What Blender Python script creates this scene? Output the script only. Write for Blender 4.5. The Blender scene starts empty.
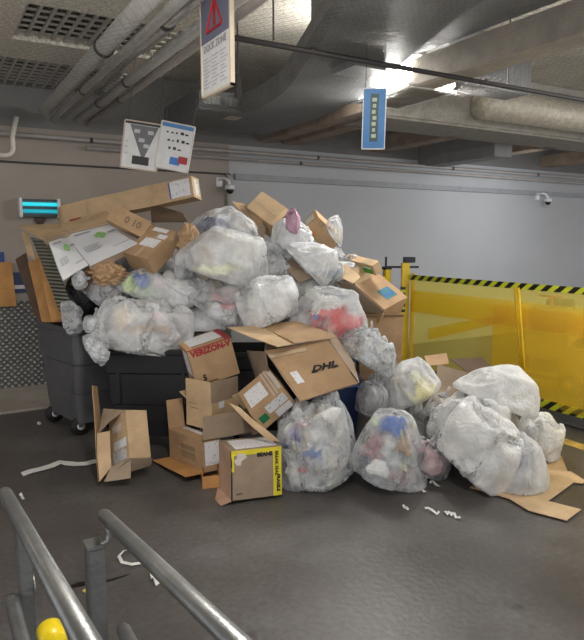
import bpy, bmesh, math, random
import numpy as np
from mathutils import Vector, Matrix, noise
from mathutils.bvhtree import BVHTree
sc = bpy.context.scene
col = sc.collection
R = math.radians

# ------------------------------------------------------------------ camera
FPX, EYE, PITCH, YAW = 620.0, 2.0, R(7.5), R(30.4)
cam = bpy.data.objects.new('camera', bpy.data.cameras.new('camera'))
col.objects.link(cam)
cam.location = (0, 0, EYE)
cam.rotation_euler = (R(90) - PITCH, 0, -YAW)
cam.data.sensor_fit = 'HORIZONTAL'
cam.data.sensor_width = 36
cam.data.lens = 36 * FPX / 584
cam.data.clip_start = .05
sc.camera = cam

# ------------------------------------------------------------------ world and lights
w = bpy.data.worlds.new('world'); sc.world = w; w.use_nodes = True
w.node_tree.nodes['Background'].inputs[0].default_value = (.84, .84, .86, 1)
w.node_tree.nodes['Background'].inputs[1].default_value = .75
def area(name, loc, sx, sy, power, color=(1, 1, 1), aim=None):
    l = bpy.data.lights.new(name, 'AREA'); l.shape = 'RECTANGLE'; l.size = sx; l.size_y = sy
    l.energy = power; l.color = color
    o = bpy.data.objects.new(name, l); col.objects.link(o); o.location = loc
    if aim: o.rotation_euler = (Vector(aim) - Vector(loc)).to_track_quat('-Z', 'Y').to_euler()
    return o
area('lamp_side_light', (4.19, 5.38, 3.66), .28, .9, 70, (1, .97, .92), aim=(3.2, 5.2, 3.1))
area('lamp_end_light', (4.52, 4.87, 3.66), .5, .24, 30, (1, .97, .92), aim=(4.4, 3.9, 3.1))
area('lamp_up_light', (4.5, 5.38, 3.84), .5, .9, 12, (1, .97, .92), aim=(4.5, 5.38, 9))
area('dock_lamp_light', (.6, 1.6, 4.0), 1.3, .5, 150, (1, .95, .88))
area('dock_lamp_light', (4.2, .6, 4.0), 1.3, .5, 200, (.99, .985, .98))
area('dock_lamp_light', (-2.2, 5.2, 3.9), .5, 1.3, 70, (1, .88, .76))
area('ceiling_fill_light', (.4, 2.2, 2.7), 2.4, 2.4, 20, (1, .96, .9), aim=(1.2, 5.5, 5))  # added unseen fill pair aimed up to brighten the ceiling, no fixture there
area('ceiling_fill_light', (6.6, 2.0, 2.7), 2.4, 2.4, 20, (1, .97, .92), aim=(6.0, 5.5, 5))
area('bay_lamp_light', (8.6, 2.2, 3.9), 1.3, 1.3, 120, (.97, .98, 1))
area('bay_lamp_light', (9.6, 6.9, 3.0), 1.3, .5, 14, (.92, .96, 1), aim=(9.3, 8.9, 1.6))
sc.view_settings.view_transform = 'Standard'
sc.view_settings.look = 'None'
sc.view_settings.exposure = 0.92
sc.view_settings.gamma = 1.0
sc.view_settings.use_curve_mapping = False

# ------------------------------------------------------------------ helpers
fwd = Vector((math.sin(YAW) * math.cos(PITCH), math.cos(YAW) * math.cos(PITCH), -math.sin(PITCH)))
rgt = Vector((math.cos(YAW), -math.sin(YAW), 0))
upv = rgt.cross(fwd)
eye = Vector((0, 0, EYE))
fh = Vector((math.sin(YAW), math.cos(YAW), 0))
def ray(x, y): return fwd + rgt * ((x - 292) / FPX) + upv * ((320 - y) / FPX)
def pt(x, y, D): return eye + ray(x, y) * D
def onz(x, y, z=0.0):
    d = ray(x, y); return eye + d * ((z - EYE) / d.z)
def ony(x, y, Y):
    d = ray(x, y); return eye + d * (Y / d.y)

def tag(o, label=None, cat=None, group=None, kind=None):
    if label: o['label'] = label
    if cat: o['category'] = cat
    if group: o['group'] = group
    if kind: o['kind'] = kind
    return o

def link(name, me, mat=None, parent=None, smooth=False):
    o = bpy.data.objects.new(name, me); col.objects.link(o)
    if mat: me.materials.append(mat)
    if smooth:
        me.polygons.foreach_set('use_smooth', [True] * len(me.polygons))
    if parent: o.parent = parent
    return o
def fin(name, bm, mat, parent=None, smooth=False, loc=None, normals=True):
    if normals: bmesh.ops.recalc_face_normals(bm, faces=bm.faces[:])
    me = bpy.data.meshes.new(name); bm.to_mesh(me); bm.free()
    o = link(name, me, mat, parent, smooth)
    if loc is not None: o.location = loc
    return o
def empty(name, loc, rz=0):
    o = bpy.data.objects.new(name, None); col.objects.link(o); o.location = loc; o.rotation_euler = (0, 0, rz)
    o.empty_display_size = .1
    return o
def bbox(bm, x0, x1, y0, y1, z0, z1, bev=0):
    b = bmesh.new()
    bmesh.ops.create_cube(b, size=1)
    for v in b.verts:
        v.co = Vector(((x0 + x1) / 2 + v.co.x * (x1 - x0), (y0 + y1) / 2 + v.co.y * (y1 - y0), (z0 + z1) / 2 + v.co.z * (z1 - z0)))
    if bev: bmesh.ops.bevel(b, geom=b.edges[:], offset=bev, segments=2, affect='EDGES')
    me = bpy.data.meshes.new('t'); b.to_mesh(me); b.free(); bm.from_mesh(me); bpy.data.meshes.remove(me)
def box_obj(name, x0, x1, y0, y1, z0, z1, mat, parent=None, bev=0):
    bm = bmesh.new(); bbox(bm, x0, x1, y0, y1, z0, z1, bev)
    return fin(name, bm, mat, parent)
def tube(bm, pts, r, seg=12, cap=True):
    pts = [Vector(p) for p in pts]
    rr = r if isinstance(r, (list, tuple)) else [r] * len(pts)
    rings = []; prev = None
    for i, p in enumerate(pts):
        d = (pts[min(i + 1, len(pts) - 1)] - pts[max(i - 1, 0)]).normalized()
        if prev is None:
            a = Vector((0, 0, 1)) if abs(d.z) < .9 else Vector((1, 0, 0))
            n = d.cross(a).normalized()
        else:
            n = (prev - d * prev.dot(d)).normalized()
        prev = n; b = d.cross(n)
        rings.append([bm.verts.new(p + (n * math.cos(t) + b * math.sin(t)) * rr[i]) for t in [2 * math.pi * k / seg for k in range(seg)]])
    for i in range(len(rings) - 1):
        for k in range(seg):
            bm.faces.new((rings[i][k], rings[i][(k + 1) % seg], rings[i + 1][(k + 1) % seg], rings[i + 1][k]))
    if cap:
        bm.faces.new(rings[0][::-1]); bm.faces.new(rings[-1])
def tube_obj(name, pts, r, mat, parent=None, seg=12):
    bm = bmesh.new(); tube(bm, pts, r, seg)
    return fin(name, bm, mat, parent, smooth=False if seg < 7 else True)
def arc(c, r, a0, a1, n, ax, ay):
    return [Vector(c) + Vector(ax) * (r * math.cos(a0 + (a1 - a0) * i / n)) + Vector(ay) * (r * math.sin(a0 + (a1 - a0) * i / n)) for i in range(n + 1)]

# ------------------------------------------------------------------ materials
MATS = {}
def nodes(name):
    m = bpy.data.materials.new(name); m.use_nodes = True
    nt = m.node_tree; return m, nt, nt.nodes['Principled BSDF'], nt.nodes['Material Output']
def N(nt, kind, **kw):
    n = nt.nodes.new(kind)
    for k, v in kw.items():
        if k in n.inputs: n.inputs[k].default_value = v
        else: setattr(n, k, v)
    return n
def ramp(nt, stops, interp='LINEAR'):
    r = nt.nodes.new('ShaderNodeValToRGB'); r.color_ramp.interpolation = interp
    e = r.color_ramp.elements
    while len(e) < len(stops): e.new(.5)
    for i, (p, c) in enumerate(stops):
        e[i].position = p; e[i].color = (*c, 1)
    return r
def C(c, k=1.0): return tuple(x * k for x in c)
def mat(name, c, rough=.6, metal=0., var=.12, scale=6, bump=0., bscale=40, spec=.5, coord='Object', stretch=None, c2=None):
    """plain painted or natural surface with mottled colour and bump"""
    if name in MATS: return MATS[name]
    m, nt, b, out = nodes(name)
    b.inputs['Roughness'].default_value = rough; b.inputs['Metallic'].default_value = metal
    b.inputs['Specular IOR Level'].default_value = spec
    tc = N(nt, 'ShaderNodeTexCoord'); src = tc.outputs[coord]
    if stretch:
        mp = N(nt, 'ShaderNodeMapping'); mp.inputs['Scale'].default_value = stretch
        nt.links.new(src, mp.inputs[0]); src = mp.outputs[0]
    n = N(nt, 'ShaderNodeTexNoise', Scale=scale, Detail=6.0, Roughness=.6)
    nt.links.new(src, n.inputs['Vector'])
    r = ramp(nt, [(.3, C(c, 1 - var)), (.7, c2 or C(c, 1 + var))])
    nt.links.new(n.outputs[0], r.inputs[0]); nt.links.new(r.outputs[0], b.inputs['Base Color'])
    if bump:
        n2 = N(nt, 'ShaderNodeTexNoise', Scale=bscale, Detail=4.0)
        nt.links.new(src, n2.inputs['Vector'])
        bp = N(nt, 'ShaderNodeBump', Strength=bump, Distance=.02)
        nt.links.new(n2.outputs[0], bp.inputs['Height']); nt.links.new(bp.outputs[0], b.inputs['Normal'])
    MATS[name] = m; return m

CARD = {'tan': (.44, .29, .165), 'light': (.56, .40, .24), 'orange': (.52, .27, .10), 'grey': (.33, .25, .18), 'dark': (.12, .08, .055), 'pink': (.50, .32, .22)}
def cardboard(key='tan'):
    k = 'cardboard ' + key
    if k in MATS: return MATS[k]
    m, nt, b, out = nodes(k); c = CARD[key]
    b.inputs['Roughness'].default_value = .78; b.inputs['Specular IOR Level'].default_value = .25
    tc = N(nt, 'ShaderNodeTexCoord')
    n = N(nt, 'ShaderNodeTexNoise', Scale=5.0, Detail=5.0)
    mp = N(nt, 'ShaderNodeMapping'); mp.inputs['Scale'].default_value = (14, 90, 60)
    f = N(nt, 'ShaderNodeTexNoise', Scale=1.0, Detail=3.0)
    nt.links.new(tc.outputs['Object'], n.inputs['Vector']); nt.links.new(tc.outputs['Object'], mp.inputs[0]); nt.links.new(mp.outputs[0], f.inputs['Vector'])
    mx = N(nt, 'ShaderNodeMath', operation='MULTIPLY_ADD'); mx.inputs[1].default_value = .3
    nt.links.new(f.outputs[0], mx.inputs[0]); nt.links.new(n.outputs[0], mx.inputs[2])
    r = ramp(nt, [(.45, C(c, .84)), (.85, C(c, 1.12))])
    nt.links.new(mx.outputs[0], r.inputs[0]); nt.links.new(r.outputs[0], b.inputs['Base Color'])
    bp = N(nt, 'ShaderNodeBump', Strength=.25, Distance=.006)
    nt.links.new(mx.outputs[0], bp.inputs['Height']); nt.links.new(bp.outputs[0], b.inputs['Normal'])
    MATS[k] = m; return m

def paper(key='paper', c=(.80, .80, .82), ink=.35, lines=True):
    """white sheet with rows of fine grey print"""
    if key in MATS: return MATS[key]
    m, nt, b, out = nodes(key); b.inputs['Roughness'].default_value = .5
    tc = N(nt, 'ShaderNodeTexCoord')
    n = N(nt, 'ShaderNodeTexNoise', Scale=45.0, Detail=2.0)
    nt.links.new(tc.outputs['Object'], n.inputs['Vector'])
    r = ramp(nt, [(.0, c), (.60, c), (.66, C(c, 1 - ink))], 'LINEAR')
    nt.links.new(n.outputs[0], r.inputs[0]); nt.links.new(r.outputs[0], b.inputs['Base Color'])
    MATS[key] = m; return m

def film(key, white=(.80, .82, .85), op=.6, rough=.3, bump=.55, trans=.25):
    """crinkled clear-to-milky polythene"""
    if key in MATS: return MATS[key]
    m, nt, b, out = nodes(key)
    b.inputs['Base Color'].default_value = (*white, 1); b.inputs['Roughness'].default_value = rough
    b.inputs['Specular IOR Level'].default_value = .6
    tc = N(nt, 'ShaderNodeTexCoord')
    wn = N(nt, 'ShaderNodeTexNoise', Scale=5.0, Detail=3.0)
    nt.links.new(tc.outputs['Object'], wn.inputs['Vector'])
    mixv = N(nt, 'ShaderNodeVectorMath', operation='MULTIPLY_ADD'); mixv.inputs[1].default_value = (.35, .35, .35)
    nt.links.new(wn.outputs[1], mixv.inputs[0]); nt.links.new(tc.outputs['Object'], mixv.inputs[2])
    v1 = N(nt, 'ShaderNodeTexNoise', noise_type='RIDGED_MULTIFRACTAL', Scale=5.5, Detail=3.0)
    mps = N(nt, 'ShaderNodeMapping'); mps.inputs['Scale'].default_value = (1, 1, .42); nt.links.new(mixv.outputs[0], mps.inputs[0])
    cr = N(nt, 'ShaderNodeTexNoise', noise_type='RIDGED_MULTIFRACTAL', Scale=9.0, Detail=2.0); nt.links.new(mps.outputs[0], cr.inputs['Vector'])
    crr = ramp(nt, [(.55, (0,) * 3), (.95, (1,) * 3)]); nt.links.new(cr.outputs[0], crr.inputs[0])
    v2 = N(nt, 'ShaderNodeTexVoronoi', Scale=30.0, feature='F1')
    nn = N(nt, 'ShaderNodeTexNoise', Scale=22.0, Detail=5.0)
    for x in (v1, v2, nn): nt.links.new(mixv.outputs[0], x.inputs['Vector'])
    a1 = N(nt, 'ShaderNodeMath', operation='MULTIPLY_ADD'); a1.inputs[1].default_value = .25
    a2 = N(nt, 'ShaderNodeMath', operation='MULTIPLY_ADD'); a2.inputs[1].default_value = .5
    nt.links.new(v2.outputs[0], a1.inputs[0]); nt.links.new(v1.outputs[0], a1.inputs[2])
    nt.links.new(nn.outputs[0], a2.inputs[0]); nt.links.new(a1.outputs[0], a2.inputs[2])
    a3 = N(nt, 'ShaderNodeMath', operation='MULTIPLY_ADD'); a3.inputs[1].default_value = .9
    nt.links.new(crr.outputs[0], a3.inputs[0]); nt.links.new(a2.outputs[0], a3.inputs[2])
    bp = N(nt, 'ShaderNodeBump', Strength=bump, Distance=.04)
    nt.links.new(a3.outputs[0], bp.inputs['Height']); nt.links.new(bp.outputs[0], b.inputs['Normal'])
    tl = N(nt, 'ShaderNodeBsdfTranslucent', Color=(*white, 1)); nt.links.new(bp.outputs[0], tl.inputs['Normal'])
    m1 = N(nt, 'ShaderNodeMixShader', Fac=trans)
    nt.links.new(b.outputs[0], m1.inputs[1]); nt.links.new(tl.outputs[0], m1.inputs[2])
    tr = N(nt, 'ShaderNodeBsdfTransparent', Color=(.96, .97, .98, 1))
    lw = N(nt, 'ShaderNodeLayerWeight', Blend=.35); nt.links.new(bp.outputs[0], lw.inputs['Normal'])
    cn = N(nt, 'ShaderNodeTexNoise', Scale=4.5, Detail=3.0); nt.links.new(tc.outputs['Object'], cn.inputs['Vector'])
    rr = ramp(nt, [(.38, (op - .22,) * 3), (.62, (min(1, op + .18),) * 3)])
    nt.links.new(cn.outputs[0], rr.inputs[0])
    ad = N(nt, 'ShaderNodeMath', operation='MULTIPLY_ADD', use_clamp=True); ad.inputs[1].default_value = .35
    nt.links.new(lw.outputs['Facing'], ad.inputs[0]); nt.links.new(rr.outputs[0], ad.inputs[2])
    ae = N(nt, 'ShaderNodeMath', operation='MULTIPLY_ADD', use_clamp=True); ae.inputs[1].default_value = .38
    nt.links.new(crr.outputs[0], ae.inputs[0]); nt.links.new(ad.outputs[0], ae.inputs[2])
    m2 = N(nt, 'ShaderNodeMixShader')
    nt.links.new(ae.outputs[0], m2.inputs[0]); nt.links.new(tr.outputs[0], m2.inputs[1]); nt.links.new(m1.outputs[0], m2.inputs[2])
    nt.links.new(m2.outputs[0], out.inputs[0])
    MATS[key] = m; return m

PAL = {
 'pale': [(.74, .74, .72), (.60, .60, .60), (.80, .79, .75), (.60, .52, .42), (.76, .78, .80), (.52, .52, .53), (.72, .68, .60)],
 'green': [(.55, .66, .50), (.30, .32, .30), (.75, .74, .70), (.12, .25, .60), (.60, .75, .45), (.40, .42, .42), (.70, .72, .60)],
 'mixed': [(.70, .72, .70), (.50, .54, .54), (.72, .72, .70), (.40, .20, .22), (.55, .60, .58), (.12, .14, .30), (.60, .62, .40)],
 'brown': [(.30, .22, .14), (.14, .11, .08), (.45, .36, .22), (.22, .18, .10), (.50, .48, .40), (.10, .09, .08), (.40, .32, .20)],
 'white': [(.86, .86, .86), (.80, .80, .78), (.88, .88, .86), (.76, .74, .70), (.82, .84, .86), (.74, .76, .78), (.84, .82, .76)],
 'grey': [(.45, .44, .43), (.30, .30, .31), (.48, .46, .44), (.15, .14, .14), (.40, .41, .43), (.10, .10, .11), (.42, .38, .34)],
}
def contents(key):
    k = 'contents ' + key
    if k in MATS: return MATS[k]
    m, nt, b, out = nodes(k); b.inputs['Roughness'].default_value = .7
    tc = N(nt, 'ShaderNodeTexCoord')
    wn = N(nt, 'ShaderNodeTexNoise', Scale=6.0, Detail=3.0); nt.links.new(tc.outputs['Object'], wn.inputs['Vector'])
    mv = N(nt, 'ShaderNodeVectorMath', operation='MULTIPLY_ADD'); mv.inputs[1].default_value = (.25,) * 3
    nt.links.new(wn.outputs[1], mv.inputs[0]); nt.links.new(tc.outputs['Object'], mv.inputs[2])
    v = N(nt, 'ShaderNodeTexVoronoi', Scale=9.0); nt.links.new(mv.outputs[0], v.inputs['Vector'])
    sp = N(nt, 'ShaderNodeSeparateColor'); nt.links.new(v.outputs['Color'], sp.inputs[0])
    p = PAL[key]
    r = ramp(nt, [(i / len(p), c) for i, c in enumerate(p)], 'CONSTANT')
    nt.links.new(sp.outputs[0], r.inputs[0]); nt.links.new(r.outputs[0], b.inputs['Base Color'])
    bp = N(nt, 'ShaderNodeBump', Strength=.9, Distance=.05); nt.links.new(v.outputs[0], bp.inputs['Height']); nt.links.new(bp.outputs[0], b.inputs['Normal'])
    MATS[k] = m; return m

def solid(name, c, rough=.5, metal=0., emit=0.):
    if name in MATS: return MATS[name]
    m, nt, b, out = nodes(name)
    tc = N(nt, 'ShaderNodeTexCoord'); n = N(nt, 'ShaderNodeTexNoise', Scale=12.0, Detail=3.0)
    nt.links.new(tc.outputs['Object'], n.inputs['Vector'])
    r = ramp(nt, [(.3, C(c, .92)), (.7, C(c, 1.06))]); nt.links.new(n.outputs[0], r.inputs[0]); nt.links.new(r.outputs[0], b.inputs['Base Color'])
    b.inputs['Roughness'].default_value = rough; b.inputs['Metallic'].default_value = metal
    if emit:
        b.inputs['Emission Color'].default_value = (*c, 1); b.inputs['Emission Strength'].default_value = emit
    MATS[name] = m; return m
def stripes(name, c1, c2, axis, period, slope):
    """diagonal hazard stripes: axis = direction the band runs along, slope with z"""
    if name in MATS: return MATS[name]
    m, nt, b, out = nodes(name); b.inputs['Roughness'].default_value = .35
    tc = N(nt, 'ShaderNodeTexCoord'); s = N(nt, 'ShaderNodeSeparateXYZ'); nt.links.new(tc.outputs['Object'], s.inputs[0])
    a = N(nt, 'ShaderNodeMath', operation='MULTIPLY_ADD'); a.inputs[1].default_value = slope
    nt.links.new(s.outputs['Z'], a.inputs[0]); nt.links.new(s.outputs[axis], a.inputs[2])
    d = N(nt, 'ShaderNodeMath', operation='DIVIDE'); d.inputs[1].default_value = period; nt.links.new(a.outputs[0], d.inputs[0])
    f = N(nt, 'ShaderNodeMath', operation='FRACT'); nt.links.new(d.outputs[0], f.inputs[0])
    r = ramp(nt, [(0, c1), (.5, c2)], 'CONSTANT'); nt.links.new(f.outputs[0], r.inputs[0]); nt.links.new(r.outputs[0], b.inputs['Base Color'])
    MATS[name] = m; return m
def brickfoil(name, c1, c2, metal, rough, scale, strength=.6, rot=(0, 0, 0)):
    """insulation facing held by netting: small quilted cells"""
    if name in MATS: return MATS[name]
    m, nt, b, out = nodes(name); b.inputs['Roughness'].default_value = rough; b.inputs['Metallic'].default_value = metal
    tc = N(nt, 'ShaderNodeTexCoord'); mp = N(nt, 'ShaderNodeMapping'); mp.inputs['Rotation'].default_value = rot
    nt.links.new(tc.outputs['Object'], mp.inputs[0])
    br = N(nt, 'ShaderNodeTexBrick', Scale=scale); br.inputs['Mortar Size'].default_value = .045; br.inputs['Mortar Smooth'].default_value = 1.0
    br.inputs['Color1'].default_value = (*c1, 1); br.inputs['Color2'].default_value = (*C(c1, .88), 1); br.inputs['Mortar'].default_value = (*c2, 1)
    nt.links.new(mp.outputs[0], br.inputs['Vector'])
    n = N(nt, 'ShaderNodeTexNoise', Scale=2.2, Detail=6.0); nt.links.new(tc.outputs['Object'], n.inputs['Vector'])
    r = ramp(nt, [(.35, (.72,) * 3), (.7, (1.0,) * 3)]); nt.links.new(n.outputs[0], r.inputs[0])
    mx = N(nt, 'ShaderNodeMixRGB', blend_type='MULTIPLY'); mx.inputs[0].default_value = 1
    nt.links.new(br.outputs[0], mx.inputs[1]); nt.links.new(r.outputs[0], mx.inputs[2]); nt.links.new(mx.outputs[0], b.inputs['Base Color'])
    bp = N(nt, 'ShaderNodeBump', Strength=strength, Distance=.03, invert=True)
    ad = N(nt, 'ShaderNodeMath', operation='MULTIPLY_ADD'); ad.inputs[1].default_value = .8; nt.links.new(n.outputs[0], ad.inputs[0]); nt.links.new(br.outputs['Fac'], ad.inputs[2])
    nt.links.new(ad.outputs[0], bp.inputs['Height']); nt.links.new(bp.outputs[0], b.inputs['Normal'])
    MATS[name] = m; return m

M_floor = None
def floor_mat():
    m, nt, b, out = nodes('floor concrete')
    tc = N(nt, 'ShaderNodeTexCoord')
    n1 = N(nt, 'ShaderNodeTexNoise', Scale=.9, Detail=8.0, Roughness=.62); n2 = N(nt, 'ShaderNodeTexNoise', Scale=26.0, Detail=5.0)
    n3 = N(nt, 'ShaderNodeTexNoise', Scale=3.2, Detail=4.0)
    for n in (n1, n2, n3): nt.links.new(tc.outputs['Object'], n.inputs['Vector'])
    a = N(nt, 'ShaderNodeMath', operation='MULTIPLY_ADD'); a.inputs[1].default_value = .35
    nt.links.new(n2.outputs[0], a.inputs[0]); nt.links.new(n1.outputs[0], a.inputs[2])
    r = ramp(nt, [(.42, (.050, .046, .043)), (.68, (.092, .085, .080)), (.9, (.15, .145, .14))])
    nt.links.new(a.outputs[0], r.inputs[0])
    # dark oil spots
    r2 = ramp(nt, [(.26, (.35,) * 3), (.34, (1,) * 3)]); nt.links.new(n3.outputs[0], r2.inputs[0])
    mx = N(nt, 'ShaderNodeMixRGB', blend_type='MULTIPLY'); mx.inputs[0].default_value = .8
    nt.links.new(r.outputs[0], mx.inputs[1]); nt.links.new(r2.outputs[0], mx.inputs[2]); nt.links.new(mx.outputs[0], b.inputs['Base Color'])
    rr = ramp(nt, [(.35, (.30,) * 3), (.7, (.52,) * 3)]); nt.links.new(n1.outputs[0], rr.inputs[0]); nt.links.new(rr.outputs[0], b.inputs['Roughness'])
    bp = N(nt, 'ShaderNodeBump', Strength=.25, Distance=.01); nt.links.new(n2.outputs[0], bp.inputs['Height']); nt.links.new(bp.outputs[0], b.inputs['Normal'])
    return m
def plate_mat():
    m, nt, b, out = nodes('diamond plate'); b.inputs['Metallic'].default_value = .3; b.inputs['Roughness'].default_value = .42
    tc = N(nt, 'ShaderNodeTexCoord'); sx = N(nt, 'ShaderNodeSeparateXYZ'); nt.links.new(tc.outputs['Object'], sx.inputs[0])
    cx = N(nt, 'ShaderNodeCombineXYZ'); nt.links.new(sx.outputs['X'], cx.inputs['X']); nt.links.new(sx.outputs['Z'], cx.inputs['Y'])
    mp = N(nt, 'ShaderNodeMapping'); mp.inputs['Rotation'].default_value = (0, 0, R(45)); nt.links.new(cx.outputs[0], mp.inputs[0])
    v = N(nt, 'ShaderNodeTexVoronoi', Scale=17.0); v.voronoi_dimensions = '2D'; v.inputs['Randomness'].default_value = 0; v.inputs['Scale'].default_value = 17.0
    nt.links.new(mp.outputs[0], v.inputs['Vector'])
    r = ramp(nt, [(.15, (1,) * 3), (.5, (0,) * 3)]); nt.links.new(v.outputs[0], r.inputs[0])
    bp = N(nt, 'ShaderNodeBump', Strength=1.0, Distance=.03); nt.links.new(r.outputs[0], bp.inputs['Height']); nt.links.new(bp.outputs[0], b.inputs['Normal'])
    r3 = ramp(nt, [(.2, (.46, .45, .44)), (.45, (.13, .125, .12))]); nt.links.new(v.outputs[0], r3.inputs[0]); nt.links.new(r3.outputs[0], b.inputs['Base Color'])
    return m
def yellow_film(name, tint, op, c):
    m, nt, b, out = nodes(name)
    b.inputs['Base Color'].default_value = (*c, 1); b.inputs['Roughness'].default_value = .3
    tc = N(nt, 'ShaderNodeTexCoord'); n = N(nt, 'ShaderNodeTexNoise', Scale=2.5, Detail=2.0); nt.links.new(tc.outputs['Object'], n.inputs['Vector'])
    bp = N(nt, 'ShaderNodeBump', Strength=.25, Distance=.05); nt.links.new(n.outputs[0], bp.inputs['Height']); nt.links.new(bp.outputs[0], b.inputs['Normal'])
    tl = N(nt, 'ShaderNodeBsdfTranslucent', Color=(*c, 1)); m1 = N(nt, 'ShaderNodeMixShader', Fac=.5)
    nt.links.new(b.outputs[0], m1.inputs[1]); nt.links.new(tl.outputs[0], m1.inputs[2])
    tr = N(nt, 'ShaderNodeBsdfTransparent', Color=(*tint, 1)); m2 = N(nt, 'ShaderNodeMixShader', Fac=op)
    nt.links.new(tr.outputs[0], m2.inputs[1]); nt.links.new(m1.outputs[0], m2.inputs[2]); nt.links.new(m2.outputs[0], out.inputs[0])
    return m

steel = mat('galvanised steel', (.30, .31, .31), .38, .85, .18, 9, .1, 60)
pipe_grey = mat('pipe grey', (.42, .41, .39), .4, .4, .12, 8)
pipe_silver = mat('pipe foil', (.75, .74, .71), .35, .45, .12, 14, .5, 30)
pipe_dark = mat('pipe dark', (.055, .05, .05), .5, .2)
pipe_wall = mat('pipe painted', (.36, .33, .31), .5, .0)
spray = mat('sprayed fireproofing', (.62, .58, .50), .9, 0, .35, 30, 1.0, 60)
beam_m = mat('beam fireproofing', (.38, .355, .31), .9, 0, .22, 8, .8, 40)
timber = mat('brown beam', (.30, .22, .16), .8, 0, .3, 4, .3, 30)
black_pl = mat('black plastic', (.010, .010, .012), .5, 0, .2, 5, .1, 50)
grey_pl = mat('grey plastic', (.095, .095, .10), .5, 0, .15, 5, .1, 50)
rubber = mat('rubber', (.012, .012, .012), .7)
blue_pl = mat('blue plastic', (.012, .030, .12), .35)
white_pl = mat('white plastic', (.72, .73, .74), .4)
yel_paint = mat('yellow paint', (.72, .50, .02), .4, 0, .12, 5)
amber = mat('amber plastic', (.62, .38, .01), .35)
red_ink = solid('red ink', (.34, .02, .025), .5)
black_ink = solid('black ink', (.012, .012, .012), .5)
grey_ink = solid('grey ink', (.12, .10, .08), .6)
green_ink = solid('green ink', (.30, .58, .20), .5)
dgreen_ink = solid('dark green ink', (.01, .16, .06), .5)
blue_ink = solid('blue ink', (.03, .16, .50), .5)
teal_ink = solid('teal ink', (.04, .17, .24), .6)
orange_ink = solid('orange ink', (.75, .22, .04), .5)
yellow_tape = solid('yellow tape', (.72, .60, .03), .35)
clear_tape = solid('packing tape', (.55, .42, .28), .18)
white_tape = solid('white tape', (.62, .56, .50), .25)
hazard_fence = stripes('hazard tape', (.012, .012, .012), (.62, .68, .04), 'Y', .165, 1.2)

# ------------------------------------------------------------------ setting: room
fl = floor_mat()
def struct(o, label=None): o['kind'] = 'structure'; 
def S(o): o['kind'] = 'structure'; return o
S(box_obj('floor', -9, 18, -6, 9.2, -.2, 0, fl))
wall_l = mat('wall beige paint', (.32, .277, .24), .75, 0, .06, 2, .05, 30)
wall_r = mat('wall grey paint', (.40, .405, .415), .6, 0, .04, 1.2, .04, 30)
wall_top = mat('wall upper shade', (.17, .165, .16), .8, 0, .1, 2)  # darker grey paints in the shade along the top of the wall
WX = 4.08
S(box_obj('wall_back', -9, 18, 8.9, 9.2, 0, 3.42, wall_r))
S(box_obj('wall_back', -9, WX, 8.86, 8.9, 1.28, 3.42, wall_l))
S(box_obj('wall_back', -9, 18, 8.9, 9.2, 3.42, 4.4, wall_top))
S(box_obj('baseboard_back', -9, WX, 8.84, 8.9, 1.18, 1.28, mat('wainscot cap', (.30, .27, .24), .6)))
S(box_obj('trim_1', -9, WX, 8.85, 8.9, 0, 1.18, plate_mat()))
S(box_obj('trim_2', -9, 1.36, 7.62, 8.85, 0, .03, mat('pale concrete pad', (.33, .30, .26), .8, 0, .12, 3, .1, 40), bev=.008))
ceil_m = brickfoil('ceiling insulation', (.74, .70, .60), (.42, .39, .33), .1, .55, 4.6, .6)
S(box_obj('ceiling', -9, 18, -6, 9.2, 4.25, 4.45, ceil_m))
S(box_obj('trim_3', 5.27, 5.42, -4, 8.9, 0, .004, mat('floor line yellow', (.50, .35, .10), .6, 0, .3, 9)))

# sprayed soffit slab with openings showing lattice (left)
def soffit():
    bm = bmesh.new(); z0, z1 = 3.9, 4.0
    for a in [(-3, .85, -1, 9), (.85, 1.9, 3.0, 5.1), (-3, 2.3, 6.72, 7.55), (2.0, 2.3, 3.0, 7.5)]:
        bbox(bm, a[0], a[1], a[2], a[3], z0, z1)
    return S(fin('ceiling_soffit', bm, spray))
def lattice(x0, x1, y0, y1, z, label):
    bm = bmesh.new()
    x = x0
    while x <= x1:
        bbox(bm, x - .012, x + .012, y0, y1, z, z + .03); x += .115
    y = y0
    while y <= y1:
        bbox(bm, x0, x1, y - .008, y + .008, z + .031, z + .05); y += .16
    return bm
# soffit built as four strips around two openings
def soffit_parts():
    bm = bmesh.new()
    strips = [(-4, .84, -1, 7.45), (.84, 2.35, 6.75, 7.45), (.84, 2.35, 2.5, 5.7)]
    for a in strips: bbox(bm, a[0], a[1], a[2], a[3], 3.9, 4.0)
    return S(fin('ceiling_soffit', bm, spray))
soffit_parts()
latm = mat('lattice metal', (.50, .47, .42), .5, .4)
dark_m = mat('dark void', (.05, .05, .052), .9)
t = fin('wire_mesh', lattice(.86, 2.3, 5.72, 6.73, 3.93, ''), latm); tag(t, 'pale metal lattice over the dark ceiling opening beside the sprayed slab corner', 'wire mesh')
t = fin('wire_mesh', lattice(-1.2, 2.3, 7.47, 8.85, 3.93, ''), latm); tag(t, 'pale metal lattice above the left wall behind the sprayed slab', 'wire mesh')
S(box_obj('ceiling_void', -4, 2.35, 5.6, 9.2, 4.18, 4.24, dark_m))

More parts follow.
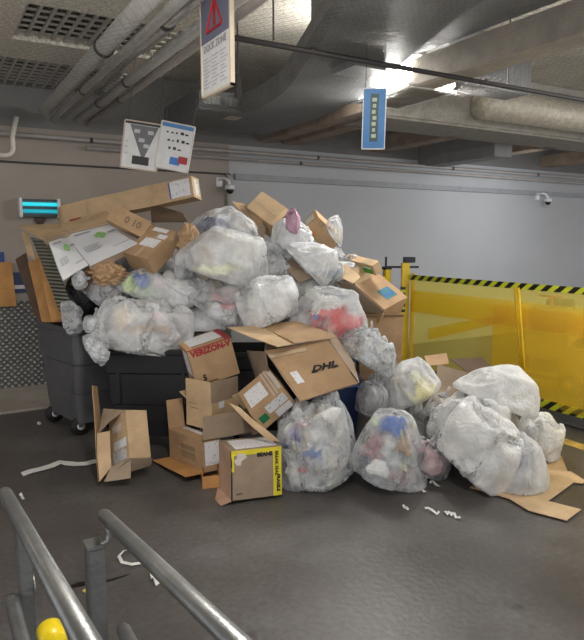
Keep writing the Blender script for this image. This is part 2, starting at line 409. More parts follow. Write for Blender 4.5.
# concrete beams
S(box_obj('ceiling_beam', 4.9, 18, 6.3, 7.1, 3.5, 4.25, beam_m, bev=.03))
S(box_obj('ceiling_beam', 4.25, 4.55, -3, 5.0, 3.5, 3.75, mat('beam pale', (.42, .38, .32), .8, 0, .2, 5, .3, 30)))
for i, (x0, x1) in enumerate([(4.6, 4.85), (5.05, 5.3), (6.8, 7.1), (9.0, 9.3), (11.3, 11.7)]):
    S(box_obj('ceiling_beam', x0, x1, 7.0 if x0 > 5 else 6.2, 8.9, 3.5, 3.72, timber))
S(box_obj('ceiling_beam', 7.9, 8.3, 7.1, 8.9, 3.3, 4.25, mat('grey column head', (.22, .22, .22), .8)))

# pipes
def pipe(pts, r, m, label, cat='pipe', clamps=(), group=None, name='ceiling_pipe', seg=14):
    o = tube_obj(name, pts, r, m, seg=seg); tag(o, label, cat, group)
    for c in clamps:
        p = Vector(c); d = (Vector(pts[1]) - Vector(pts[0])).normalized()
        bm = bmesh.new(); tube(bm, [p - d * .02, p + d * .02], r * 1.18, seg)
        fin('coupling', bm, pipe_dark, o, True)
    return o
pipe([(1.36 * 1.05, 8.6, 3.62), (1.42, 1.0, 3.62)], .075, pipe_silver, 'widest bright foil-wrapped pipe running overhead to the left wall', clamps=[(1.425, 5.6, 3.62)])
pipe([(1.62, 8.6, 3.58), (1.64, 1.0, 3.58)], .06, mat('pipe chrome', (.60, .60, .60), .22, .8), 'shiny grey pipe just right of the widest foil-wrapped pipe', clamps=[(1.635, 4.6, 3.58)])
pipe([(1.50, 8.6, 3.50), (1.50, 1.0, 3.50)], .035, pipe_grey, 'thin grey pipe below and between the two biggest pipes', clamps=[(1.5, 6.8, 3.5)])
pipe([(1.78, 8.5, 3.5), (1.80, 3.0, 3.5)], .045, pipe_grey, 'dull grey pipe with couplings, third of the overhead pipes from the left', clamps=[(1.785, 7.3, 3.5), (1.787, 6.2, 3.5)])
pipe([(1.94, 8.66, 3.5), (1.94, 6.1, 3.5), (1.95, 3.0, 3.52)], .035, pipe_wall, 'beige pipe rightmost of the overhead pipes on the left', clamps=[(1.94, 7.0, 3.5)])
pipe([(-3, 8.72, 3.30), (18, 8.72, 3.30)], .028, pipe_wall, 'upper of the long thin pipes along the back wall', clamps=[(2.0, 8.72, 3.3), (5.6, 8.72, 3.3), (8.6, 8.72, 3.3), (11.0, 8.72, 3.3)])
pipe([(1.95, 8.76, 3.20), (18, 8.76, 3.20)], .024, pipe_wall, 'thin pipe just below the upper long pipe on the back wall', clamps=[(2.6, 8.76, 3.2), (5.3, 8.76, 3.2)])
t = box_obj('cable_trunking', WX + .1, 18, 8.84, 8.899, 2.90, 2.99, mat('trunking grey', (.26, .27, .28), .5)); tag(t, 'grey cable trunking running level across the grey back wall', 'trunking')
pipe([(-3, 8.82, 2.97), (WX, 8.82, 2.97)], .012, pipe_dark, 'thin dark cable along the beige wall at left', cat='cable', name='wall_cable', seg=8)
bend = [(-.5, 8.6, 3.02), (.80, 8.6, 3.02)] + arc((.80, 8.6, 3.12), .10, -math.pi / 2, 0, 6, (1, 0, 0), (0, 0, 1))[1:] + [(.90, 8.6, 3.25), (.96, 8.6, 3.5)]
pipe([(x + .12, y, z) for x, y, z in bend], .03, mat('pipe cream', (.62, .58, .52), .4), 'cream pipe curving up at the far left of the wall')
pipe([(2.0, 4.28, 3.44), (14, 4.28, 3.44)], .021, pipe_dark, 'dark sprinkler pipe crossing the ceiling above the hanging signs', name='sprinkler_pipe', clamps=[(2.7, 4.28, 3.45), (4.6, 4.28, 3.45)])
for x in (2.35, 4.9):
    t = tube_obj('hanger_rod', [(x, 4.28, 3.47), (x, 4.28, 4.25)], .007, pipe_dark, seg=6)
    tag(t, 'thin rod holding the dark sprinkler pipe ' + ('near the upper right' if x > 4 else 'beside the tall framed poster'), 'rod')
pipe([(.80, 4.9, 3.86), (1.5, 5.0, 3.86), (1.9, 4.4, 3.86)], .03, pipe_dark, 'dark bent pipe above the widest foil-wrapped pipe')

# ducts
duct_m = brickfoil('duct insulation', (.24, .245, .25), (.12, .125, .13), .25, .5, 8.5, .6)
duct_b = brickfoil('duct side foil', (.28, .30, .32), (.19, .205, .22), .3, .45, 8.5, .35)
def sweep(name, path, width, h, m, parent=None, n=28):
    # rectangular duct swept along path of bottom-centre points (Catmull-Rom)
    P = [Vector(p) for p in path]; pts = []
    P = [P[0] * 2 - P[1]] + P + [P[-1] * 2 - P[-2]]
    W = [width[0]] + list(width) + [width[-1]]
    for i in range(1, len(P) - 2):
        for k in range(8):
            u = k / 8
            q = .5 * ((2 * P[i]) + (P[i + 1] - P[i - 1]) * u + (2 * P[i - 1] - 5 * P[i] + 4 * P[i + 1] - P[i + 2]) * u * u + (-P[i - 1] + 3 * P[i] - 3 * P[i + 1] + P[i + 2]) * u ** 3)
            pts.append((q, W[i] + (W[i + 1] - W[i]) * u))
    pts.append((P[-2], W[-2]))
    bm = bmesh.new(); rings = []
    for i, (p, w_) in enumerate(pts):
        d = (pts[min(i + 1, len(pts) - 1)][0] - pts[max(i - 1, 0)][0]); d.z = 0; d.normalize()
        s = Vector((d.y, -d.x, 0)); c = .06
        sec = [(-w_ / 2 + c, 0), (w_ / 2 - c, 0), (w_ / 2, c), (w_ / 2, h - c), (w_ / 2 - c, h), (-w_ / 2 + c, h), (-w_ / 2, h - c), (-w_ / 2, c)]
        rings.append([bm.verts.new(p + s * a + Vector((0, 0, b))) for a, b in sec])
    for i in range(len(rings) - 1):
        for k in range(8): bm.faces.new((rings[i][k], rings[i][(k + 1) % 8], rings[i + 1][(k + 1) % 8], rings[i + 1][k]))
    bm.faces.new(rings[0]); bm.faces.new(rings[-1][::-1])
    return fin(name, bm, m, parent)
t = sweep('air_duct', [(2.65, 2.2, 3.52), (2.88, 3.4, 3.51), (3.28, 4.5, 3.505), (3.66, 5.5, 3.5), (3.86, 6.4, 3.50), (3.90, 7.2, 3.50), (3.90, 8.3, 3.50)], [.9, .92, .95, .98, 1.0, 1.1, 1.1], .24, duct_m)
sweep('branch', [(3.75, 7.55, 3.502), (3.3, 7.6, 3.502), (2.85, 7.6, 3.502)], [1.3, 1.3, 1.2], .22, duct_m, t)
tag(t, 'curved grey quilted air duct snaking down the middle of the ceiling', 'air duct')
tagm = solid('duct tag', (.55, .47, .42), .6)
def bit(name, pos, U, V_, m, parent, th=.004):
    """small flat plate centred at pos spanned by half vectors U and V_"""
    pos, U, V_ = Vector(pos), Vector(U), Vector(V_); n = U.cross(V_).normalized() * th
    bm = bmesh.new()
    for k in (0, 1):
        pass
    vs = [bm.verts.new(pos + a * U + b * V_ + c * n) for c in (-.5, .5) for a, b in ((-1, -1), (1, -1), (1, 1), (-1, 1))]
    for f in ((0, 1, 2, 3), (4, 5, 6, 7), (0, 1, 5, 4), (1, 2, 6, 5), (2, 3, 7, 6), (3, 0, 4, 7)): bm.faces.new([vs[i] for i in f])
    return fin(name, bm, m, parent)
bit('duct_tag', (3.42, 7.3, 3.492), (.09, 0, 0), (0, .11, 0), tagm, t)
t2 = box_obj('air_duct', 3.02, 4.24, -3, 4.85, 3.76, 4.2, duct_b, bev=.03); tag(t2, 'large straight blue-grey foil duct at the upper right of the ceiling', 'air duct')
t3 = box_obj('duct_box', 3.22, 3.56, 4.44, 4.79, 3.45, 3.78, brickfoil('duct box foil', (.36, .37, .375), (.22, .225, .23), .2, .5, 8.5, .5), bev=.01); tag(t3, 'boxy grey duct end hanging next to the bright light fixture', 'duct box')
bit('duct_tag', (3.217, 4.66, 3.62), (0, .04, 0), (0, 0, .055), tagm, t3)
t4 = box_obj('air_duct', 4.9, 6.2, 5.05, 5.45, 3.66, 4.25, duct_m, bev=.03); tag(t4, 'short grey foil duct running crosswise to the right of the bright light', 'air duct')
bm = bmesh.new(); tube(bm, [(6.5, 6.09, 3.78), (18, 6.09, 3.78)], .2, 18)
t = fin('air_duct', bm, mat('foil bright', (.72, .67, .56), .4, .2, .2, 12, .8, 14), None, True); tag(t, 'round pale foil duct in front of the ceiling beam at far right', 'air duct')

# netting under the services
bm = bmesh.new(); NZ = 3.468; x0n, x1n, y0n, y1n, st = -1.0, 11.0, 2.6, 8.55, .075
for sg in (1, -1):
    k = -((y1n - y0n) * .55)
    while k < (x1n - x0n) + (y1n - y0n) * .55:
        # line x = x0n + k + sg*.55*(y-y0n)
        ya, yb = y0n, y1n; a_ = x0n + k + (sg * .55 * (ya - y0n) if sg > 0 else .55 * (y1n - y0n) - .55 * (ya - y0n) - .55 * (y1n - y0n)); b_ = a_ + sg * .55 * (yb - ya)
        if min(a_, b_) > x0n and max(a_, b_) < x1n:
            vs = [bm.verts.new(v) for v in ((a_ - .0009, ya, NZ), (a_ + .0009, ya, NZ), (b_ + .0009, yb, NZ), (b_ - .0009, yb, NZ), (a_, ya, NZ + .0015), (b_, yb, NZ + .0015))]
            bm.faces.new((vs[0], vs[1], vs[2], vs[3])); bm.faces.new((vs[1], vs[4], vs[5], vs[2])); bm.faces.new((vs[4], vs[0], vs[3], vs[5]))
        k += st
t = fin('ceiling_net', bm, mat('net wire', (.26, .255, .24), .6, .1)); tag(t, 'fine diamond wire net stretched under the ceiling pipes and ducts', 'net')

# light fixture
t = empty('ceiling_light', (4.52, 5.38, 3.5))
tag(t, 'glowing white box light with a framed dark underside, hanging from the ceiling', 'ceiling light')
lampm = solid('lamp diffuser', (1, .98, .94), .5, 0, 9)
box_obj('housing', -.29, .31, -.47, .47, .03, .31, white_pl, t, .005)
box_obj('diffuser', -.31, -.291, -.46, .46, .02, .30, lampm, t)
box_obj('diffuser', -.28, .30, -.485, -.471, .05, .29, lampm, t)
bm = bmesh.new()
for a in ((-.31, .34, -.48, -.46), (-.31, .34, .46, .48), (-.31, -.29, -.46, .46), (.32, .34, -.46, .46)): bbox(bm, a[0], a[1], a[2], a[3], -.012, .02)
fin('frame', bm, solid('frame white', (.6, .6, .58), .4), t)
box_obj('panel', -.29, .32, -.46, .46, .005, .015, mat('frame panel', (.22, .20, .17), .7), t)
t = empty('ceiling_light', (4.42, 6.02, 3.66)); tag(t, 'small bright tube glowing just left of the box light', 'ceiling light')
box_obj('housing', -.05, .05, -.3, .3, .05, .10, white_pl, t)
bm = bmesh.new(); tube(bm, [(0, -.28, .02), (0, .28, .02)], .025, 10); fin('lamp_tube', bm, lampm, t, True)

# ------------------------------------------------------------------ text
def text_mesh(s, size, bold=0.0, shear=0.0, ext=.001):
    c = bpy.data.curves.new('t', 'FONT'); c.body = s; c.size = size; c.shear = shear; c.offset = bold; c.extrude = ext
    c.align_x = 'CENTER'; c.align_y = 'CENTER'; c.resolution_u = 2
    o = bpy.data.objects.new('t', c); col.objects.link(o)
    dg = bpy.context.evaluated_depsgraph_get(); me = bpy.data.meshes.new_from_object(o.evaluated_get(dg))
    bpy.data.objects.remove(o); bpy.data.curves.remove(c); return me
def put_text(s, size, pos, U, V_, m, parent, name='print', bold=0., shear=0., off=.0015, sx=1.0):
    """U, V_ in parent-local axes: reading direction and letter-up direction"""
    me = text_mesh(s, size, bold, shear); U = Vector(U).normalized(); V_ = Vector(V_); V_ = (V_ - U * V_.dot(U)).normalized(); n = U.cross(V_)
    Mx = Matrix((U * sx, V_, n)).transposed().to_4x4(); Mx.translation = Vector(pos) + n * off
    me.transform(Mx); return link(name, me, m, parent)

# ------------------------------------------------------------------ hanging signs and wall items
def hanging_sign(center, w_, h_, yaw, tilt, frame_m, label, name='hanging_sign', fr=.015, rods=4.25):
    t = empty(name, center); t.rotation_euler = (0, tilt, yaw); tag(t, label, 'sign')
    bm = bmesh.new(); 
    for a in ((-w_ / 2, w_ / 2, -h_ / 2, -h_ / 2 + fr), (-w_ / 2, w_ / 2, h_ / 2 - fr, h_ / 2), (-w_ / 2, -w_ / 2 + fr, -h_ / 2, h_ / 2), (w_ / 2 - fr, w_ / 2, -h_ / 2, h_ / 2)):
        bbox(bm, a[0], a[1], -.014, .014, a[2], a[3])
    fin('frame', bm, frame_m, t)
    bm = bmesh.new()
    for s in (-1, 1):
        tube(bm, [(s * w_ * .4, 0, h_ / 2), (s * w_ * .4, 0, rods - center[2])], .003, 6)
    fin('hanging_wire', bm, pipe_dark, t)
    return t
def plate(parent, name, x0, x1, z0, z1, m, y=-.0095, th=.003):
    return box_obj(name, x0, x1, y, y + th, z0, z1, m, parent)
signw = solid('sign white', (.62, .62, .62), .4)
c = Vector((1.64, 3.72, 3.21))
t = hanging_sign(c, .46, .61, R(-90), 0, mat('oak frame', (.55, .47, .36), .5), 'tall framed poster with red warning mark hanging at top of picture', rods=4.25)
K0 = set(t.children)
plate(t, 'panel', -.285, .285, -.375, .375, signw)
plate(t, 'print', -.285, .285, .03, .375, solid('slate print', (.13, .14, .20), .4), -.0125)
put_text('!', .24, (0, -.0125, .21), (1, 0, 0), (0, 0, 1), red_ink, t, bold=.014)
bm = bmesh.new()
for a, b in (((-.15, .10), (0, .33)), ((0, .33), (.15, .10)), ((-.15, .10), (.15, .10))):
    tube(bm, [(a[0], -.014, a[1]), (b[0], -.014, b[1])], .011, 6)
fin('print', bm, red_ink, t)
put_text('DOCK ZONE', .075, (0, -.0125, -.02), (1, 0, 0), (0, 0, 1), solid('soft ink', (.30, .28, .30), .6), t, bold=.001)
for i in range(9):
    for j in (-1, 0, 1):
        plate(t, 'print', j * .165 - .07, j * .165 + .07 - .03 * ((i + j) % 3), -.10 - .028 * i, -.091 - .028 * i, solid('pale ink', (.40, .40, .43), .6), -.0115, .002)
for o_ in t.children:
    if o_ not in K0: o_.scale = (.77, 1, .78)
c = pt(374, 119, 4.9)
t = hanging_sign(c, .185, .47, -YAW - R(6), R(1), white_pl, 'narrow blue vertical sign hanging below the bright light', fr=.008)
plate(t, 'panel', -.085, .085, -.226, .226, solid('sign blue', (.04, .20, .48), .4))
plate(t, 'print', -.032, .032, -.175, .19, solid('sign dark teal', (.03, .07, .08), .4), -.0125)
for k in range(7):
    plate(t, 'print', -.018 + .006 * (k % 2), .018 - .004 * (k % 3), .13 - .046 * k, .158 - .046 * k, solid('sign pale', (.45, .55, .40), .5), -.0145)
c = pt(141, 146, 6.0)
t = hanging_sign(c, .36, .46, -YAW + R(4), R(8), mat('brown sign frame', (.42, .34, .28), .5), 'framed white poster with dark triangle, left of two hanging near the wall', fr=.014)
plate(t, 'panel', -.17, .17, -.22, .22, signw)
plate(t, 'print', -.165, .165, .195, .22, black_ink, -.0125)
bm = bmesh.new(); vs = [bm.verts.new(v) for v in ((-.12, -.0128, .19), (.15, -.0128, .19), (.03, -.0128, -.14), (-.12, -.0110, .19), (.15, -.0110, .19), (.03, -.0110, -.14))]
bm.faces.new(vs[:3]); bm.faces.new(vs[3:][::-1]); [bm.faces.new((vs[a], vs[b], vs[b + 3], vs[a + 3])) for a, b in ((0, 1), (1, 2), (2, 0))]
fin('print', bm, solid('sign grey', (.13, .13, .14), .5), t)
plate(t, 'print', -.07, .09, -.18, -.10, black_ink, -.0145)
for x, z in ((-.05, .13), (.08, .13), (.0, .05), (.05, .0)): plate(t, 'print', x - .025, x + .03, z - .015, z + .02, solid('sign mid', (.45, .45, .48), .5), -.0148)
for z in (.02, -.03, -.09): plate(t, 'print', -.15, -.12, z, z + .015, solid('sign mid', (.45, .45, .48), .5), -.0145)
c = pt(175, 147, 6.0)
t = hanging_sign(c, .33, .45, -YAW + R(2), R(11), mat('white sign frame', (.55, .52, .48), .5), 'white notice with blue and red corner blocks, right of two hanging near the wall', fr=.010)
plate(t, 'panel', -.155, .155, -.215, .215, signw)
plate(t, 'print', -.15, .15, .175, .212, solid('sign sky', (.06, .20, .42), .5), -.0125)
rng = random.Random(4)
for r_ in range(3):
    for k in range(5 - (r_ == 2) * 2):
        x = -.10 + .045 * k + .02 * r_; z = .12 - r_ * .075
        plate(t, 'print', x, x + rng.uniform(.014, .034), z, z + rng.uniform(.012, .03), black_ink, -.0125)
plate(t, 'print', -.03, .07, -.17, -.10, blue_ink, -.0125); plate(t, 'print', .05, .14, -.15, -.08, red_ink, -.0145)

# insect lamp on the left wall
p = ony(40, 208, 8.72)
t = empty('insect_lamp', p); t.scale = (.86, 1, .95); tag(t, 'glowing teal insect lamp mounted on the beige wall', 'lamp')
bm = bmesh.new(); bbox(bm, -.26, .26, .02, .13, -.12, .12, .01); fin('housing', bm, solid('lamp housing dark', (.06, .09, .10), .4), t)
for s in (-1, 1):
    bm = bmesh.new(); bbox(bm, s * .27 - .02, s * .27 + .02, -.05, .13, -.13, .13, .008); fin('end_cap', bm, white_pl, t)
for z in (.05, -.045):
    bm = bmesh.new(); tube(bm, [(-.24, -.01, z), (.24, -.01, z)], .026, 10); fin('lamp_tube', bm, solid('teal tube' + str(z), (.02, .42, .50) if z > 0 else (.01, .22, .28), .4, 0, .75), t, True)
bm = bmesh.new()
for k in range(3): tube(bm, [(-.25, -.045, -.10 + k * .1), (.25, -.045, -.10 + k * .1)], .003, 6)
fin('guard', bm, pipe_dark, t)
p = ony(40, 219, 8.83)
t = tube_obj('wall_vent', [p, p + Vector((0, .06, 0))], .07, mat('vent brown', (.10, .06, .045), .6), seg=18); tag(t, 'small round brown cap on the wall under the teal lamp', 'vent')
# posters low on the left wall
for (x0, y0, x1, y1, m, lb) in [(0, 252, 4, 262, solid('poster blue', (.02, .05, .22), .5), 'small dark blue notice at far left of the wall'),
                                 (10, 272, 30, 293, solid('poster navy', (.03, .05, .13), .5), 'navy blue notice low on wall behind the grey cart')]:
    a = ony(x0, y1, 8.84); b = ony(x1, y0, 8.84)
    t = box_obj('wall_notice', a.x, b.x, 8.835, 8.86, a.z, b.z, m); tag(t, lb, 'notice')
    if x0 == 10: box_obj('print', a.x + .03, b.x - .02, 8.831, 8.836, a.z + .05, a.z + .10, signw, t)
# security cameras
def wall_camera(x, z, label):
    t = empty('security_camera', (x, 8.9, z)); tag(t, label, 'security camera')
    box_obj('mount', -.05, .05, -.06, 0, -.02, .12, white_pl, t, .005)
    bm = bmesh.new(); tube(bm, [(0, -.05, .08), (.03, -.16, .10), (.08, -.22, .06), (.09, -.24, -.02)], .022, 10); fin('arm', bm, white_pl, t, True)
    bm = bmesh.new(); tube(bm, [(.09, -.24, -.01), (.09, -.24, -.07)], .075, 16); fin('housing', bm, white_pl, t, True)
    bm = bmesh.new(); bmesh.ops.create_uvsphere(bm, u_segments=14, v_segments=8, radius=.06)
    for v in bm.verts: v.co += Vector((.09, -.24, -.08))
    fin('dome', bm, solid('camera dome', (.01, .01, .012), .08), t, True)
wall_camera(3.86 + .05, 2.80, 'white dome camera on the wall behind the pile, left of centre')
wall_camera(11.2, 2.83, 'white dome camera on the wall at far right')
t = tube_obj('conduit', [(WX - .05, 8.82, 2.50), (WX - .05, 8.82, 2.97)], .02, pipe_wall, seg=8); tag(t, 'short upright conduit beside the left dome camera', 'conduit')
bm = bmesh.new(); bbox(bm, -.022, .022, -.02, .02, -.085, .085, .004)
p = pt(238, 86, 4.55); t = fin('speaker_strip', bm, pipe_dark, None, loc=p); tag(t, 'small black upright fitting hanging beside the tall framed poster', 'fitting')
t.data.name = 'fitting'; t.name = 'ceiling_fitting'
tube_obj('rod', [(0, 0, .085), (0, 0, 4.25 - p.z)], .006, pipe_dark, t, 6)

# ------------------------------------------------------------------ cartons
class Carton:
    def __init__(s, name, O, Vs, label, key='tan', open_=(), t=.006, wob=.006, cat='box', group=None, clipz=True):
        s.O = Vector(O); s.V = [Vector(v) for v in Vs]; s.key = key; s.t = t; s.wob = wob
        s.A = s.V[0].normalized(); s.B = (s.V[1] - s.A * s.V[1].dot(s.A)).normalized(); Cc = s.A.cross(s.B)
        s.Rm = Matrix((s.A, s.B, Cc)).transposed()
        s.L = [v.length for v in s.V]
        sg = 1 if s.V[2].dot(Cc) > 0 else -1
        s.U = [Vector((1, 0, 0)), Vector((0, 1, 0)), Vector((0, 0, sg))]   # local unit axes
        s.seed = Vector((sum(map(ord, label)) % 97, len(label), 3.7))
        s.mid = sum((s.U[i] * s.L[i] / 2 for i in range(3)), Vector())
        bm = bmesh.new()
        for ax in range(3):
            for side in (0, 1):
                if 'abc'[ax] + str(side) in open_: continue
                s.panel(bm, ax, side)
        o = s.o = fin(name, bm, cardboard(key))
        Mx = s.Rm.to_4x4(); Mx.translation = s.O + s.Rm @ s.mid
        o.matrix_world = Mx; tag(o, label, cat, group)
        # per-box origin: centre
    def P(s, a, b, c): return s.U[0] * a + s.U[1] * b + s.U[2] * c - s.mid
    def disp(s, p):
        return noise.noise_vector(p * 3.5 + s.seed) * s.wob
    def slab(s, bm, o, u, v, n, nu=6, nv=6, curl=0.):
        """thin sheet: corner o, edge vectors u,v, thickness vector n"""
        g = []
        for k in (0, 1):
            g.append([[None] * (nv + 1) for _ in range(nu + 1)])
            for i in range(nu + 1):
                for j in range(nv + 1):
                    q = o + u * (i / nu) + v * (j / nv)
                    if curl: q = q + n.normalized() * (curl * (j / nv) ** 2)
                    q = q + s.disp(q) + n * k
                    g[k][i][j] = bm.verts.new(q)
        for i in range(nu):
            for j in range(nv):
                bm.faces.new((g[0][i][j], g[0][i + 1][j], g[0][i + 1][j + 1], g[0][i][j + 1]))
                bm.faces.new((g[1][i][j], g[1][i][j + 1], g[1][i + 1][j + 1], g[1][i + 1][j]))
        for i in range(nu):
            for j in (0, nv): bm.faces.new((g[0][i][j], g[0][i + 1][j], g[1][i + 1][j], g[1][i][j]))
        for j in range(nv):
            for i in (0, nu): bm.faces.new((g[0][i][j], g[0][i][j + 1], g[1][i][j + 1], g[1][i][j]))
    def face(s, f):
        ax = 'abc'.index(f[0]); side = int(f[1]); o1, o2 = [k for k in range(3) if k != ax]
        c = [0, 0, 0]; c[ax] = s.L[ax] * side
        return ax, side, o1, o2, s.P(*c), s.U[ax] * (1 if side else -1)
    def panel(s, bm, ax, side):
        _, _, o1, o2, o, n = s.face('abc'[ax] + str(side))
        e = .001
        s.slab(bm, o + s.U[o1] * e + s.U[o2] * e, s.U[o1] * (s.L[o1] - 2 * e), s.U[o2] * (s.L[o2] - 2 * e), -n * s.t)
    def flap(s, f, edge, length, ang, curl=0., inset=.004, taper=0., key=None, cut=None):
        """flap hinged on the edge of face f; edge e.g. 'b0' -> the edge where b=0; ang 0 closes the face, 90 sticks out, 180 lies back"""
        ax, side, o1, o2, o, n = s.face(f); ea = 'abc'.index(edge[0]); es = int(edge[1]); run = o1 if ea == o2 else o2
        h = o + s.U[ea] * (s.L[ea] * es) ; inw = s.U[ea] * (-1 if es else 1)
        d = inw * math.cos(R(ang)) + n * math.sin(R(ang))
        r0, r1 = (cut or (0, 1))
        bm = bmesh.new(); th = d.cross(s.U[run]).normalized() * s.t
        s.slab(bm, h + s.U[run] * (s.L[run] * r0 + inset), s.U[run] * (s.L[run] * (r1 - r0) - 2 * inset), d * length, th, 6, 6, curl)
        fl_ = fin('flap', bm, cardboard(key or s.key), s.o); return fl_
    def label(s, f, u0, u1, v0, v1, m, name='label', up=.0012, rot=0.):
        ax, side, o1, o2, o, n = s.face(f)
        bm = bmesh.new(); c0 = o + s.U[o1] * s.L[o1] * (u0 + u1) / 2 + s.U[o2] * s.L[o2] * (v0 + v1) / 2
        hu = s.U[o1] * s.L[o1] * (u1 - u0) / 2; hv = s.U[o2] * s.L[o2] * (v1 - v0) / 2
        if rot:
            q = Matrix.Rotation(rot, 3, n); hu = q @ hu; hv = q @ hv
        s.slab(bm, c0 - hu - hv + n * up, hu * 2, hv * 2, n * .0012, 6, 6)
        return fin(name, bm, m, s.o)
    def text(s, f, txt, size, u, v, U, V_, m=None, bold=.0, shear=0., sx=1., name='print'):
        """U,V_ as (sign, axis letter)"""
        ax, side, o1, o2, o, n = s.face(f)
        c0 = o + s.U[o1] * s.L[o1] * u + s.U[o2] * s.L[o2] * v; c0 = c0 + s.disp(c0) + n * .002
        g = lambda q: s.U['abc'.index(q[1])] * (1 if q[0] == '+' else -1)
        Uu, Vv = g(U), g(V_)
        return put_text(txt, size, c0 - n * 0, Uu, Vv, m or black_ink, s.o, name, bold, shear, off=.002 if Uu.cross(Vv).dot(n) > 0 else -.002, sx=sx)

# ------------------------------------------------------------------ bins
def rrect(hx, hy, r, n=4):
    out = []
    for cx, cy, a0 in ((hx - r, hy - r, 0), (-hx + r, hy - r, 90), (-hx + r, -hy + r, 180), (hx - r, -hy + r, 270)):
        for k in range(n + 1):
            a = R(a0 + 90 * k / n); out.append((cx + r * math.cos(a), cy + r * math.sin(a)))
    return out
def loft(bm, secs, cap0=True, cap1=False):
    rings = [[bm.verts.new((x, y, z)) for x, y in rrect(hx, hy, r)] for z, hx, hy, r in secs]
    n = len(rings[0])
    for i in range(len(rings) - 1):
        for k in range(n): bm.faces.new((rings[i][k], rings[i][(k + 1) % n], rings[i + 1][(k + 1) % n], rings[i + 1][k]))
    if cap0: bm.faces.new(rings[0][::-1])
    if cap1: bm.faces.new(rings[-1])
def cart(loc, yaw, L, W, H, m, label):
    t = empty('waste_cart', loc, yaw); tag(t, label, 'waste cart')
    hx, hy = L / 2, W / 2
    bm = bmesh.new()
    loft(bm, [(.13, hx * .74, hy * .74, .06), (.30, hx * .80, hy * .80, .07), (.44, hx * .82, hy * .82, .07), (.45, hx * .855, hy * .855, .07), (.74, hx * .885, hy * .885, .07), (.755, hx * .93, hy * .93, .07),
              (H - .06, hx * .955, hy * .955, .08), (H - .05, hx, hy, .10), (H - .01, hx * 1.01, hy * 1.01, .10), (H, hx, hy, .10), (H, hx * .93, hy * .93, .08), (H - .08, hx * .91, hy * .91, .07), (.22, hx * .70, hy * .70, .05)], True, True)
    fin('tub', bm, m, t, False)
    for o in t.children:
        for p in o.data.polygons: p.use_smooth = False
    for s in (-1, 1):
        for a in (-.93, .84):
            bm = bmesh.new(); bbox(bm, s * hx * .62 - .02, s * hx * .62 + .02, hy * a, hy * (a + .09), .46, H - .07, .008)
            fin('rib', bm, m, t)
    bm = bmesh.new()
    loft(bm, [(H - .035, hx * 1.025, hy * 1.025, .1), (H - .005, hx * 1.03, hy * 1.03, .1)], False, False)
    fin('rim', bm, m, t)
    for sx in (-1, 1):
        for sy in (-1, 1):
            x, y = sx * hx * .62, sy * hy * .62
            bm = bmesh.new(); tube(bm, [(x - .022, y, .095), (x + .022, y, .095)], .095, 20); wh = fin('wheel', bm, rubber, t, True)
            bm = bmesh.new(); tube(bm, [(x - .026, y, .095), (x + .026, y, .095)], .04, 14); fin('hub', bm, white_pl, wh, True)
            bm = bmesh.new(); bbox(bm, x - .035, x - .027, y - .03, y + .03, .09, .20); bbox(bm, x + .027, x + .035, y - .03, y + .03, .09, .20); bbox(bm, x - .035, x + .035, y - .03, y + .03, .19, .21); fin('fork', bm, steel, t)
    return t
# grey cart: long side runs away from the camera
gp, gq = pt(32, 317, 6.75), pt(73, 331, 6.0)
ga = math.atan2(gq.y - gp.y, gq.x - gp.x)
gd = Vector((math.cos(ga), math.sin(ga), 0)); gn = Vector((-gd.y, gd.x, 0))
if gn.x < 0: gn = -gn
gc = (gp + gq) / 2; gc.z = 0; gc += gn * .29
cart(gc, ga, (gq - gp).length * .99, .56, 1.12, grey_pl, 'dark grey wheeled waste cart, leftmost, filled with flattened cardboard')
ba = -YAW - R(3)
bd = Vector((math.cos(ba), math.sin(ba), 0)); bn = Vector((-bd.y, bd.x, 0))
bc_ = Vector((1.655, 5.44, 0)) + bn * .44
cart(bc_, ba, .99, .68, .985, black_pl, 'black waste cart under the big white bag, behind the cartons')
cp = pt(262, 380, 6.25); cart(Vector((cp.x, cp.y, 0)), ba + R(4), .80, .62, .92, black_pl, 'black cart in shadow between the red lettered box and the courier carton')
# blue tub
p0 = Vector((3.22, 4.75, 0))
t = empty('blue_tub', p0, -YAW + R(4)); tag(t, 'dark blue plastic tub behind the open courier carton', 'tub')
bm = bmesh.new(); H_ = .70
loft(bm, [(0, .20, .17, .05), (.1, .21, .18, .05), (H_ - .05, .255, .225, .06), (H_ - .045, .285, .25, .06), (H_ - .02, .29, .255, .06), (H_, .28, .245, .06), (H_, .25, .22, .05), (.03, .19, .16, .04)], True, True)
fin('tub', bm, blue_pl, t)
bm = bmesh.new(); loft(bm, [(H_ - .035, .292, .257, .06), (H_ - .03, .295, .26, .06), (H_ - .02, .292, .257, .06)], False, False)
fin('rim', bm, solid('blue rim', (.05, .12, .42), .3), t)

# ------------------------------------------------------------------ cartons fitted where they lie
pw = paper('paper label'); pb = paper('barcode label', (.62, .62, .63), .75)
c = Carton('long_box', (2.541, 6.412, 2.446), [(-1.156, 1.119, -.293), (-.014, .044, .222), (.144, .143, -.019)], 'very long narrow tan box lying across the top of the pile', 'light', cat='box', wob=.01)
c.label('c0', .02, .17, .12, .92, pw); c.label('c0', .165, .175, .12, .92, solid('label violet', (.10, .12, .45)), up=.003)
c.label('a0', .12, .9, .25, .75, pb); c.label('c0', .86, .95, .0, .22, red_ink); c.label('c0', .80, .803, .0, 1.0, cardboard('grey'), 'crease')
c.flap('a1', 'c0', .14, 60, .02)
c = Carton('cardboard_box', (1.572, 6.356, 2.186), [(.306, -.183, -.177), (.093, .002, .159), (.079, .178, -.048)], 'tan box with faint round printed numerals, leaning against the long box', 'tan')
c.text('c0', '0 10', .10, .62, .5, '+a', '+b', solid('brown ink', (.20, .13, .08), .7), bold=.002)
